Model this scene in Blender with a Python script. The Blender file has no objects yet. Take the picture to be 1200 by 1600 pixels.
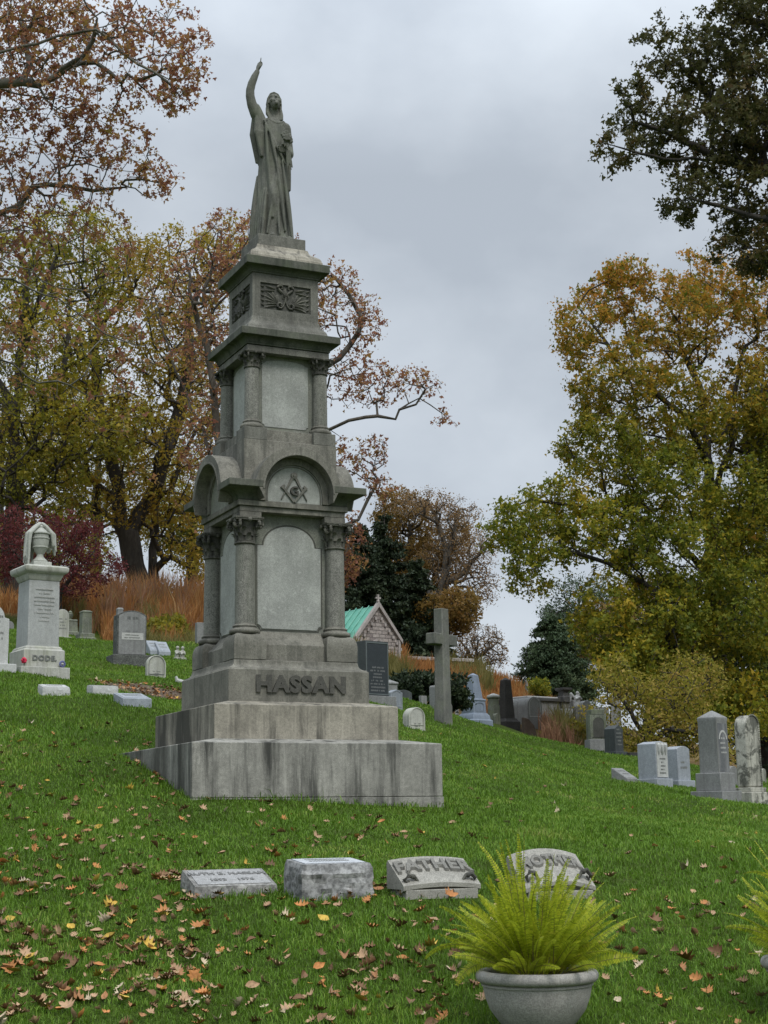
import bpy, math, random
import numpy as np
from mathutils import Vector, Matrix
R_ = math.radians
random.seed(7)
rng = np.random.default_rng(11)
sc = bpy.context.scene
COL = sc.collection

# ------------------------------------------------------------------ camera
CAM = np.array([1.367, -18.621, -0.252])
FPX = 2405.0
PITCH, ROLL = R_(11.298), R_(-0.845)
_c, _s = math.cos(PITCH), math.sin(PITCH)
FW = np.array([0, _c, _s]); _up = np.array([0, -_s, _c]); _rt = np.array([1.0, 0, 0])
RT = _rt * math.cos(ROLL) + _up * math.sin(ROLL)
UP = -_rt * math.sin(ROLL) + _up * math.cos(ROLL)
cd = bpy.data.cameras.new('camera')
cam = bpy.data.objects.new('camera', cd); COL.objects.link(cam)
cd.sensor_fit = 'HORIZONTAL'; cd.sensor_width = 36.0; cd.lens = 36.0 * FPX / 1200.0
cd.clip_start = 0.1; cd.clip_end = 6000
cam.matrix_world = Matrix(((RT[0], UP[0], -FW[0], CAM[0]), (RT[1], UP[1], -FW[1], CAM[1]),
                           (RT[2], UP[2], -FW[2], CAM[2]), (0, 0, 0, 1)))
sc.camera = cam
sc.render.resolution_x, sc.render.resolution_y = 768, 1024

# ------------------------------------------------------------------ light
sc.view_settings.view_transform = 'Standard'
sc.view_settings.look = 'None'
sc.view_settings.exposure = 0.36
sc.view_settings.gamma = 1.0
SUN_EL, SUN_AZ = R_(52), R_(150)          # azimuth clockwise from +Y: behind the camera, to the right
world = bpy.data.worlds.new('World'); sc.world = world; world.use_nodes = True
wn = world.node_tree; wn.nodes.clear()
def N(nt, typ, **kw):
    n = nt.nodes.new(typ)
    for k, v in kw.items(): setattr(n, k, v)
    return n
out = N(wn, 'ShaderNodeOutputWorld'); bg = N(wn, 'ShaderNodeBackground')
sky = N(wn, 'ShaderNodeTexSky'); sky.sky_type = 'NISHITA'; sky.sun_disc = False
sky.sun_elevation = SUN_EL; sky.sun_rotation = SUN_AZ
tc = N(wn, 'ShaderNodeTexCoord')
mp = N(wn, 'ShaderNodeMapping'); mp.inputs['Scale'].default_value = (1.0, 1.0, 1.5); mp.inputs['Location'].default_value = (0.35, 0.2, 0.4)
nz = N(wn, 'ShaderNodeTexNoise'); nz.inputs['Scale'].default_value = 4.2; nz.inputs['Detail'].default_value = 7; nz.inputs['Roughness'].default_value = 0.5; nz.inputs['Distortion'].default_value = 0.0
cr = N(wn, 'ShaderNodeValToRGB')
cr.color_ramp.elements[0].position = 0.38; cr.color_ramp.elements[0].color = (3.75, 4.15, 4.65, 1)
cr.color_ramp.elements[1].position = 0.63; cr.color_ramp.elements[1].color = (5.2, 5.65, 6.15, 1)
# overcast vault: brighter towards the zenith (CIE overcast distribution)
sep = N(wn, 'ShaderNodeSeparateXYZ')
mr = N(wn, 'ShaderNodeMapRange'); mr.inputs['From Min'].default_value = 0.40; mr.inputs['From Max'].default_value = 0.95
mr.inputs['To Min'].default_value = 1.0; mr.inputs['To Max'].default_value = 3.2
mul = N(wn, 'ShaderNodeVectorMath', operation='SCALE')
mx = N(wn, 'ShaderNodeMix', data_type='RGBA'); mx.inputs[0].default_value = 0.93
L = wn.links.new
L(tc.outputs['Generated'], mp.inputs['Vector']); L(mp.outputs[0], nz.inputs['Vector']); L(nz.outputs['Fac'], cr.inputs[0])
L(tc.outputs['Generated'], sep.inputs[0]); L(sep.outputs['Z'], mr.inputs['Value'])
L(cr.outputs[0], mul.inputs[0]); L(mr.outputs[0], mul.inputs['Scale'])
L(sky.outputs[0], mx.inputs[6]); L(mul.outputs[0], mx.inputs[7])
L(mx.outputs[2], bg.inputs['Color']); bg.inputs['Strength'].default_value = 0.1
L(bg.outputs[0], out.inputs[0])
sd = bpy.data.lights.new('sun', 'SUN'); sun = bpy.data.objects.new('sun', sd); COL.objects.link(sun)
sd.energy = 1.5; sd.angle = R_(24); sd.color = (1, 0.96, 0.9)
sv = Vector((math.sin(SUN_AZ) * math.cos(SUN_EL), math.cos(SUN_AZ) * math.cos(SUN_EL), math.sin(SUN_EL)))
sun.rotation_euler = sv.to_track_quat('Z', 'Y').to_euler()

# ------------------------------------------------------------------ helpers
def at(px, py, D):
    """world point seen at photo pixel (px,py) at horizontal distance D in front of the camera"""
    d = FW + RT * (px - 600) / FPX + UP * (800 - py) / FPX
    return CAM + d * (D / d[1])
def mpp(D):                       # metres per photo pixel at distance D
    return D / FPX

def tag(o, label=None, cat=None, group=None, kind=None):
    if label: o['label'] = label
    if cat: o['category'] = cat
    if group: o['group'] = group
    if kind: o['kind'] = kind
    return o
def empty(name, label, cat, loc=(0, 0, 0), rz=0, group=None):
    o = bpy.data.objects.new(name, None); COL.objects.link(o)
    o.empty_display_size = 0.2; o.location = loc; o.rotation_euler = (0, 0, rz)
    return tag(o, label, cat, group)
class MB:
    def __init__(s): s.v = []; s.f = []
    def add(s, vs, fs):
        o = len(s.v); s.v.extend([tuple(v) for v in vs]); s.f.extend([tuple(i + o for i in f) for f in fs])
    def box(s, x0, x1, y0, y1, z0, z1):
        s.add([(x0,y0,z0),(x1,y0,z0),(x1,y1,z0),(x0,y1,z0),(x0,y0,z1),(x1,y0,z1),(x1,y1,z1),(x0,y1,z1)],
              [(0,3,2,1),(4,5,6,7),(0,1,5,4),(1,2,6,5),(2,3,7,6),(3,0,4,7)])
    def rings(s, rings, cap=True):
        n = len(rings[0]); vs = [p for r in rings for p in r]; fs = []
        for k in range(len(rings) - 1):
            a, b = k * n, (k + 1) * n
            for i in range(n):
                j = (i + 1) % n; fs.append((a + i, a + j, b + j, b + i))
        if cap:
            fs.append(tuple(range(n - 1, -1, -1))); fs.append(tuple((len(rings) - 1) * n + i for i in range(n)))
        s.add(vs, fs)
    def sq(s, prof, c=(0, 0), ratio=1.0, d=None):
        """square moulding: prof = [(halfwidth, z)]; ratio or d (depth difference) for oblongs"""
        def half(w): return w * ratio if d is None else w + d
        s.rings([[(c[0]-w, c[1]-half(w), z), (c[0]+w, c[1]-half(w), z), (c[0]+w, c[1]+half(w), z), (c[0]-w, c[1]+half(w), z)] for w, z in prof])
    def lathe(s, prof, c=(0, 0), n=28, sx=1, sy=1):
        s.rings([[(c[0] + r*sx*math.cos(2*math.pi*i/n), c[1] + r*sy*math.sin(2*math.pi*i/n), z) for i in range(n)] for r, z in prof])
    def prism(s, poly, y0, y1, holes=None):
        """polygon in the x-z plane, counter-clockwise seen from -Y, extruded from y0 (front) to y1"""
        n = len(poly)
        s.add([(x, y0, z) for x, z in poly] + [(x, y1, z) for x, z in poly],
              [tuple(range(n)), tuple(range(2*n - 1, n - 1, -1))] + [(i, i + n, (i+1) % n + n, (i+1) % n) for i in range(n)])
    def band(s, inner, outer, y0, y1):
        """strip between two open x-z polylines of equal length, extruded"""
        n = len(inner)
        s.add([(x, y0, z) for x, z in inner] + [(x, y0, z) for x, z in outer] + [(x, y1, z) for x, z in inner] + [(x, y1, z) for x, z in outer],
              sum([[(i, n+i, n+i+1, i+1), (2*n+i, 2*n+i+1, 3*n+i+1, 3*n+i), (i, i+1, 2*n+i+1, 2*n+i), (n+i, 3*n+i, 3*n+i+1, n+i+1)] for i in range(n-1)], [])
              + [(0, 2*n, 3*n, n), (n-1, 2*n-1, 4*n-1, 3*n-1)])
    def tube(s, pts, rad, n=8, cap=True):
        pts = [Vector(p) for p in pts]
        if not hasattr(rad, '__len__'): rad = [rad] * len(pts)
        rs = []
        for i, p in enumerate(pts):
            d = (pts[min(i+1, len(pts)-1)] - pts[max(i-1, 0)]).normalized()
            ref = Vector((0, 0, 1)) if abs(d.z) < 0.9 else Vector((1, 0, 0))
            u = d.cross(ref).normalized(); v = d.cross(u)
            rs.append([tuple(p + (u*math.cos(2*math.pi*k/n) + v*math.sin(2*math.pi*k/n)) * rad[i]) for k in range(n)])
        s.rings(rs, cap)
    def ball(s, c, r, n=12, m=8, sx=1, sy=1, sz=1):
        s.rings([[(c[0] + r*sx*math.sin(math.pi*(k+.02)/(m+.04))*math.cos(2*math.pi*i/n), c[1] + r*sy*math.sin(math.pi*(k+.02)/(m+.04))*math.sin(2*math.pi*i/n),
                   c[2] - r*sz*math.cos(math.pi*(k+.02)/(m+.04))) for i in range(n)] for k in range(m+1)])
    def xf(s, M, start=0):
        s.v[start:] = [tuple(M @ Vector(v)) for v in s.v[start:]]; return s
    def build(s, name, mat, parent=None, smooth=True, bevel=0.0, angle=38):
        me = bpy.data.meshes.new(name); me.from_pydata(s.v, [], s.f); me.validate(); me.update()
        return finish(me, name, mat, parent, smooth, bevel, angle)
def finish(me, name, mat, parent=None, smooth=True, bevel=0.0, angle=38):
    for m in (mat if isinstance(mat, (list, tuple)) else [mat]): me.materials.append(m)
    if smooth:
        me.shade_smooth(); me.set_sharp_from_angle(angle=R_(angle))
    o = bpy.data.objects.new(name, me); COL.objects.link(o)
    if parent is not None: o.parent = parent
    if bevel:
        b = o.modifiers.new('bevel', 'BEVEL'); b.width = bevel; b.segments = 2; b.limit_method = 'ANGLE'; b.angle_limit = R_(40); b.use_clamp_overlap = True
    return o
def np_mesh(name, V, F, mat, parent=None, smooth=False, idx=None):
    """V (n,3); F (m,k) faces of equal size k"""
    me = bpy.data.meshes.new(name); V = np.ascontiguousarray(V, dtype=np.float32)
    Fs = F if isinstance(F, list) else [F]
    tot = sum(f.size for f in Fs); cnt = sum(len(f) for f in Fs)
    me.vertices.add(len(V)); me.vertices.foreach_set('co', V.ravel())
    me.loops.add(tot); me.loops.foreach_set('vertex_index', np.concatenate([f.ravel() for f in Fs]).astype(np.int32))
    st = []; o_ = 0
    for f in Fs: st.append(o_ + np.arange(len(f)) * f.shape[1]); o_ += f.size
    me.polygons.add(cnt); me.polygons.foreach_set('loop_start', np.concatenate(st).astype(np.int32))
    me.update(calc_edges=True)
    if idx is not None: me.polygons.foreach_set('material_index', idx.astype(np.int32))
    for m in (mat if isinstance(mat, (list, tuple)) else [mat]): me.materials.append(m)
    if smooth: me.shade_smooth()
    o = bpy.data.objects.new(name, me); COL.objects.link(o)
    if parent is not None: o.parent = parent
    return o
def dup(root, loc, rz=0, scale=None):
    r = root.copy(); COL.objects.link(r); r.location = loc; r.rotation_euler = (0, 0, rz)
    if scale: r.scale = (scale,) * 3
    for ch in list(root.children):
        c = ch.copy(); COL.objects.link(c); c.parent = r
        for g in list(ch.children):
            d = g.copy(); COL.objects.link(d); d.parent = c
    return r
def text(s, size, depth, sx=1.0, bold=0.0, curve=None, spacing=1.0):
    """mesh of raised or engraved writing, centred, in the x-z plane facing -Y"""
    cu = bpy.data.curves.new('t', 'FONT'); cu.body = s; cu.size = size; cu.extrude = depth / 2; cu.offset = bold
    cu.align_x = 'CENTER'; cu.align_y = 'CENTER'; cu.space_character = spacing; cu.resolution_u = 3
    o = bpy.data.objects.new('t', cu); COL.objects.link(o)
    bpy.context.view_layer.update()
    me = bpy.data.meshes.new_from_object(o.evaluated_get(bpy.context.evaluated_depsgraph_get()))
    bpy.data.objects.remove(o)
    for v in me.vertices:
        x, y, z = v.co; x *= sx
        if curve: y += -x * x * curve
        v.co = (x, -z, y)
    me.flip_normals() if False else None
    return me
def put(me, name, mat, parent, loc=(0, 0, 0), rot=(0, 0, 0)):
    me.transform(Matrix.LocRotScale(Vector(loc), __import__('mathutils').Euler(rot), None))
    return finish(me, name, mat, parent, smooth=False)

# ------------------------------------------------------------------ materials
def newmat(name):
    m = bpy.data.materials.new(name); m.use_nodes = True
    nt = m.node_tree; return m, nt, nt.nodes['Principled BSDF']
def ramp(nt, cols, interp='LINEAR'):
    r = N(nt, 'ShaderNodeValToRGB'); r.color_ramp.interpolation = interp
    el = r.color_ramp.elements
    while len(el) < len(cols): el.new(0.5)
    for e, (p, c) in zip(el, cols): e.position = p; e.color = (*c, 1) if len(c) == 3 else c
    return r
def noise(nt, vec, scale, detail=4, rough=0.55, mapping=None, dist=0.0):
    if mapping:
        m = N(nt, 'ShaderNodeMapping'); m.inputs['Scale'].default_value = mapping; nt.links.new(vec, m.inputs[0]); vec = m.outputs[0]
    n = N(nt, 'ShaderNodeTexNoise'); n.inputs['Scale'].default_value = scale; n.inputs['Detail'].default_value = detail
    n.inputs['Roughness'].default_value = rough; n.inputs['Distortion'].default_value = dist
    nt.links.new(vec, n.inputs['Vector']); return n
def mixc(nt, fac, a, b, mode='MIX'):
    m = N(nt, 'ShaderNodeMix', data_type='RGBA', blend_type=mode)
    for sock, val in ((m.inputs[0], fac), (m.inputs[6], a), (m.inputs[7], b)):
        if hasattr(val, 'links') or hasattr(val, 'is_linked'): nt.links.new(val, sock)
        elif isinstance(val, (tuple, list)): sock.default_value = (*val, 1)
        else: sock.default_value = val
    return m.outputs[2]
def stone(name, base, var=0.25, speck=0.3, streak=0.0, stain=(0.03, 0.03, 0.028), moss=0.0, mosscol=(0.10, 0.12, 0.07), fine=160, rough=0.85, side=0.0, blotch=0.0, bump=0.25, streak_freq=7.0, lichen=0.0):
    m, nt, b = newmat(name); k = nt.links.new
    t = N(nt, 'ShaderNodeTexCoord'); V = t.outputs['Object']
    lo = tuple(c * (1 - var) for c in base); hi = tuple(min(1, c * (1 + var)) for c in base)
    n1 = noise(nt, V, 2.3, 6, 0.6); r1 = ramp(nt, [(0.3, lo), (0.7, hi)]); k(n1.outputs['Fac'], r1.inputs[0]); col = r1.outputs[0]
    n2 = noise(nt, V, fine, 2, 0.7); r2 = ramp(nt, [(0.38, (1 - speck,) * 3), (0.62, (1 + speck * .6,) * 3)]); k(n2.outputs['Fac'], r2.inputs[0])
    col = mixc(nt, 1.0, col, r2.outputs[0], 'MULTIPLY')
    n2b = noise(nt, V, fine * .22, 3, 0.7); r2b = ramp(nt, [(0.35, (1 - speck * .5,) * 3), (0.65, (1 + speck * .35,) * 3)]); k(n2b.outputs['Fac'], r2b.inputs[0])
    col = mixc(nt, 1.0, col, r2b.outputs[0], 'MULTIPLY')
    if streak:
        n3 = noise(nt, V, 1.0, 5, 0.62, (streak_freq, streak_freq, 0.55)); r3 = ramp(nt, [(0.49, (0, 0, 0)), (0.66, (1, 1, 1))]); k(n3.outputs['Fac'], r3.inputs[0])
        mm = N(nt, 'ShaderNodeMath', operation='MULTIPLY'); k(r3.outputs[0], mm.inputs[0]); mm.inputs[1].default_value = streak
        col = mixc(nt, mm.outputs[0], col, stain)
        n5 = noise(nt, V, 1.0, 4, 0.6, (streak_freq * 2.3, streak_freq * 2.3, 1.1)); r5 = ramp(nt, [(0.54, (0, 0, 0)), (0.7, (1, 1, 1))]); k(n5.outputs['Fac'], r5.inputs[0])
        m5 = N(nt, 'ShaderNodeMath', operation='MULTIPLY'); k(r5.outputs[0], m5.inputs[0]); m5.inputs[1].default_value = streak * .5
        col = mixc(nt, m5.outputs[0], col, tuple(min(1, c * 1.45) for c in base))
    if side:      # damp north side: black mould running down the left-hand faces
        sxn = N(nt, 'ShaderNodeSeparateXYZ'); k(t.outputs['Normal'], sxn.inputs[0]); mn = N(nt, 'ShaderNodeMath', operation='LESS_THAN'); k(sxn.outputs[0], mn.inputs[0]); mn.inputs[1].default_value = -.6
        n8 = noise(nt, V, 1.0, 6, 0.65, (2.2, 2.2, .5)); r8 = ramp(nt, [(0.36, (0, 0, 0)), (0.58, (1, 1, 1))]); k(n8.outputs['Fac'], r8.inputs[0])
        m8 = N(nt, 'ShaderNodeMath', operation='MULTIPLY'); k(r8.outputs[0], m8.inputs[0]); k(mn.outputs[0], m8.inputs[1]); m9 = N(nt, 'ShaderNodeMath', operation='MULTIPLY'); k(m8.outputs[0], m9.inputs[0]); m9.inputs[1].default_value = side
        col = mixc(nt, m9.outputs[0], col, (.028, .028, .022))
    if blotch:
        n4 = noise(nt, V, 3.2, 8, 0.68, dist=0.6); r4 = ramp(nt, [(0.50, (0, 0, 0)), (0.58, (1, 1, 1))]); k(n4.outputs['Fac'], r4.inputs[0])
        mm = N(nt, 'ShaderNodeMath', operation='MULTIPLY'); k(r4.outputs[0], mm.inputs[0]); mm.inputs[1].default_value = blotch
        col = mixc(nt, mm.outputs[0], col, stain)
    if moss:
        n6 = noise(nt, V, 4.0, 6, 0.65); r6 = ramp(nt, [(0.46, (0, 0, 0)), (0.66, (1, 1, 1))]); k(n6.outputs['Fac'], r6.inputs[0])
        mm = N(nt, 'ShaderNodeMath', operation='MULTIPLY'); k(r6.outputs[0], mm.inputs[0]); mm.inputs[1].default_value = moss
        col = mixc(nt, mm.outputs[0], col, mosscol)
    if lichen:
        n7 = noise(nt, V, 14.0, 5, 0.7); r7 = ramp(nt, [(0.60, (0, 0, 0)), (0.66, (1, 1, 1))]); k(n7.outputs['Fac'], r7.inputs[0])
        mm = N(nt, 'ShaderNodeMath', operation='MULTIPLY'); k(r7.outputs[0], mm.inputs[0]); mm.inputs[1].default_value = lichen
        col = mixc(nt, mm.outputs[0], col, tuple(min(.8, c * 1.7) for c in base))
    k(col, b.inputs['Base Color']); b.inputs['Roughness'].default_value = rough; b.inputs['Specular IOR Level'].default_value = 0.3
    nb = noise(nt, V, fine * .5, 4, 0.7); bp = N(nt, 'ShaderNodeBump'); bp.inputs['Strength'].default_value = bump; bp.inputs['Distance'].default_value = 0.01
    k(nb.outputs['Fac'], bp.inputs['Height']); k(bp.outputs[0], b.inputs['Normal'])
    return m
def leafmat(name, cols, patch=0.5, transl=0.45, rough=0.6, patch_scale=0.45, top=None):
    m, nt, b = newmat(name); k = nt.links.new
    g = N(nt, 'ShaderNodeNewGeometry'); t = N(nt, 'ShaderNodeTexCoord')
    n = noise(nt, t.outputs['Object'], patch_scale, 3, 0.6)
    a = N(nt, 'ShaderNodeMapRange'); a.inputs['From Min'].default_value = .32; a.inputs['From Max'].default_value = .68; k(n.outputs['Fac'], a.inputs['Value'])
    mxf = N(nt, 'ShaderNodeMix'); mxf.inputs[0].default_value = patch
    k(g.outputs['Random Per Island'], mxf.inputs[2]); k(a.outputs[0], mxf.inputs[3])
    r = ramp(nt, cols); k(mxf.outputs[0], r.inputs[0])
    cout = r.outputs[0]
    if top:       # autumn colour further on towards the outermost top shoots
        sp = N(nt, 'ShaderNodeSeparateXYZ'); k(t.outputs['Object'], sp.inputs[0]); tm = N(nt, 'ShaderNodeMapRange'); tm.inputs['From Min'].default_value = top[0]; tm.inputs['From Max'].default_value = top[1]; k(sp.outputs['Z'], tm.inputs['Value'])
        tn = N(nt, 'ShaderNodeMath', operation='MULTIPLY'); k(tm.outputs[0], tn.inputs[0]); k(g.outputs['Random Per Island'], tn.inputs[1]); cout = mixc(nt, tn.outputs[0], cout, top[2])
    k(cout, b.inputs['Base Color']); b.inputs['Roughness'].default_value = rough; b.inputs['Specular IOR Level'].default_value = 0.25
    tr = N(nt, 'ShaderNodeBsdfTranslucent'); k(cout, tr.inputs['Color'])
    ms = N(nt, 'ShaderNodeMixShader'); ms.inputs[0].default_value = transl
    k(b.outputs[0], ms.inputs[1]); k(tr.outputs[0], ms.inputs[2]); k(ms.outputs[0], nt.nodes['Material Output'].inputs['Surface'])
    return m
def barkmat(name, lo, hi, scale=6, mapping=(1, 1, .25)):
    m, nt, b = newmat(name); t = N(nt, 'ShaderNodeTexCoord')
    n = noise(nt, t.outputs['Object'], scale, 6, 0.7, mapping); r = ramp(nt, [(0.35, lo), (0.65, hi)])
    nt.links.new(n.outputs['Fac'], r.inputs[0]); nt.links.new(r.outputs[0], b.inputs['Base Color']); b.inputs['Roughness'].default_value = .95
    bp = N(nt, 'ShaderNodeBump'); bp.inputs['Strength'].default_value = .6; bp.inputs['Distance'].default_value = .05
    nt.links.new(n.outputs['Fac'], bp.inputs['Height']); nt.links.new(bp.outputs[0], b.inputs['Normal'])
    return m
def plain(name, c, rough=0.8, metal=0):
    m, nt, b = newmat(name); b.inputs['Base Color'].default_value = (*c, 1); b.inputs['Roughness'].default_value = rough; b.inputs['Metallic'].default_value = metal
    t = N(nt, 'ShaderNodeTexCoord'); n = noise(nt, t.outputs['Object'], 30, 4)
    r = ramp(nt, [(0.3, tuple(x * .8 for x in c)), (0.7, tuple(min(1, x * 1.15) for x in c))]); nt.links.new(n.outputs['Fac'], r.inputs[0]); nt.links.new(r.outputs[0], b.inputs['Base Color'])
    return m

# ------------------------------------------------------------------ terrain
# feet of things: photo pixel and distance; the lawn passes through all of them
FEET = dict(
    dode=(57, 1052, 28), white_edge=(-17, 1048, 27), mk1=(84, 1084, 24), mk2=(160, 1086, 25), mk3=(207, 1099, 23.5),
    big_grey=(202, 1038, 36), round_l=(243, 1061, 34), slant1=(240, 1022, 44), slant2=(254, 1024, 44), figs=(277, 1029, 43), figs2=(285, 1030, 43),
    tab_l=(96, 1001, 52), urn_ped=(109, 989, 56), col_l=(133, 1003, 50), thin_l=(187, 985, 62), blue_urn=(173, 1001, 58), small_l=(14, 988, 58),
    frag=(284, 1067, 31), soil=(235, 1082, 29), stub=(316, 1005, 46),
    dark_mid=(578, 1100, 40), cap_pil=(606, 1087, 52), blue_hs=(616, 1112, 43), dark_low=(628, 1098, 50), wee=(637, 1100, 55), grey_tab=(661, 1107, 52),
    round_m=(647, 1138, 33), cross=(693, 1131, 36), thin_w=(679, 1107, 47),
    obel=(741, 1133, 58), tiny=(714, 1119, 64), statcol=(772, 1131, 62), stub_r=(776, 1131, 61), dark_obel=(792, 1139, 64), arch_r=(820, 1131, 66), brown=(824, 1149, 62),
    capped=(933, 1171, 47), slab_r=(960, 1179, 46), wedge=(976, 1220, 32), orn=(1022, 1227, 33), plain_hs=(1060, 1227, 34), tall=(1120, 1258, 30), weath=(1173, 1256, 31),
    bit=(989, 1182, 45), back_s=(1144, 1226, 37), edge_s=(1192, 1222, 40),
    ruth=(358, 1394, 11.4), block=(513, 1396, 11.2), father=(678, 1396, 11.3), mother=(862, 1404, 11.5), pot=(842, 1618, 8.2), pot2=(1290, 1594, 8.4))
GP = {k: at(*v) for k, v in FEET.items()}
ctl = [GP[k] for k in FEET]
for q in [(0, 1600, 8.2), (600, 1600, 8.2), (1200, 1600, 8.2), (0, 1400, 11.2), (1200, 1400, 11.6), (0, 1250, 16), (1200, 1310, 17), (950, 1290, 17.5), (0, 1150, 20),
          (60, 1020, 40), (-200, 1000, 40), (-200, 1150, 20), (-200, 1400, 11), (0, 960, 62), (150, 1010, 55), (280, 1030, 50), (100, 965, 70), (220, 950, 75), (300, 955, 75), (-200, 930, 75),
          (420, 990, 70), (420, 1060, 40), (620, 1050, 85), (560, 1060, 70), (700, 1052, 90), (780, 1060, 95), (860, 1090, 95), (940, 1125, 92), (1000, 1160, 90), (1200, 1200, 85), (1500, 1210, 90),
          (700, 1122, 50), (760, 1160, 45), (860, 1163, 55), (900, 1200, 35), (900, 1168, 70), (1000, 1225, 60), (1100, 1290, 60), (1250, 1300, 60), (1400, 1320, 30), (1500, 1350, 20), (1500, 1430, 11), (1250, 1265, 27),
          (1060, 1275, 24), (800, 1230, 24), (1500, 1330, 60)]:
    ctl.append(at(*q))
ct_, st_ = math.cos(R_(25.04)), math.sin(R_(25.04))
def ML(x, y, z=0): return np.array([ct_*x - st_*y, st_*x + ct_*y, z])     # monument local -> world
for x, y, z in [(-1.5, -1.5, -0.03), (1.5, -1.5, -0.12), (0, -1.5, -0.06), (-1.5, 0, .33), (-1.5, 1.2, .56), (-1.5, 1.8, .66), (1.5, 0, .08), (1.5, 1.5, .3), (0, 2.2, .6), (-1.5, 4, 1.1), (1.5, 4, .8)]:
    ctl.append(ML(x, y, z))
ctl += [np.array([x, y, z]) for x, y, z in [(1.4, -18.6, -1.85), (-8, -18, -1.9), (10, -18, -2.1), (1.4, -24, -2.0), (-12, -30, -2), (14, -30, -2), (1.4, -14, -1.75)]]
ctl = np.array(ctl)
def _phi(r2): return np.where(r2 > 1e-9, 0.5 * r2 * np.log(np.maximum(r2, 1e-9)), 0)
_S = 30.0
def _fit():
    P = ctl[:, :2] / _S; n = len(P)
    K = _phi(((P[:, None] - P[None]) ** 2).sum(-1)) + np.eye(n) * 2e-4
    A = np.zeros((n+3, n+3)); A[:n, :n] = K; A[:n, n] = 1; A[:n, n+1:] = P; A[n, :n] = 1; A[n+1:, :n] = P.T
    return np.linalg.solve(A, np.append(ctl[:, 2], [0, 0, 0]))
_W = _fit(); _P = ctl[:, :2] / _S
def _sm(a, b, x):
    t = np.clip((x - a) / (b - a), 0, 1); return t*t*(3 - 2*t)
def ground(x, y):
    x = np.atleast_1d(np.asarray(x, float)); y = np.atleast_1d(np.asarray(y, float)); res = np.empty_like(x)
    for i in range(0, len(x), 20000):
        q = np.stack([x[i:i+20000], y[i:i+20000]], 1) / _S
        # hold values outside the surveyed area, then fall away behind the ridge
        q = np.stack([np.clip(q[:, 0], -48/_S, 50/_S), np.clip(q[:, 1], -30/_S, 78/_S)], 1)
        r2 = ((q[:, None] - _P[None]) ** 2).sum(-1)
        res[i:i+20000] = _phi(r2) @ _W[:-3] + _W[-3] + q @ _W[-2:]
    far = _sm(80, 200, np.hypot(x - 1.4, y + 18.6)); low = -6.0
    res = res * (1 - far) + low * far
    return res + 0.02*np.sin(x*1.7 + 1.3*np.sin(y*.9)) * np.sin(y*1.3 + .5) * (1 - far)
def gz(x, y): return float(ground([x], [y])[0])
def foot(key, dz=-0.02):
    p = GP[key]; return (p[0], p[1], gz(p[0], p[1]) + dz)

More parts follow.
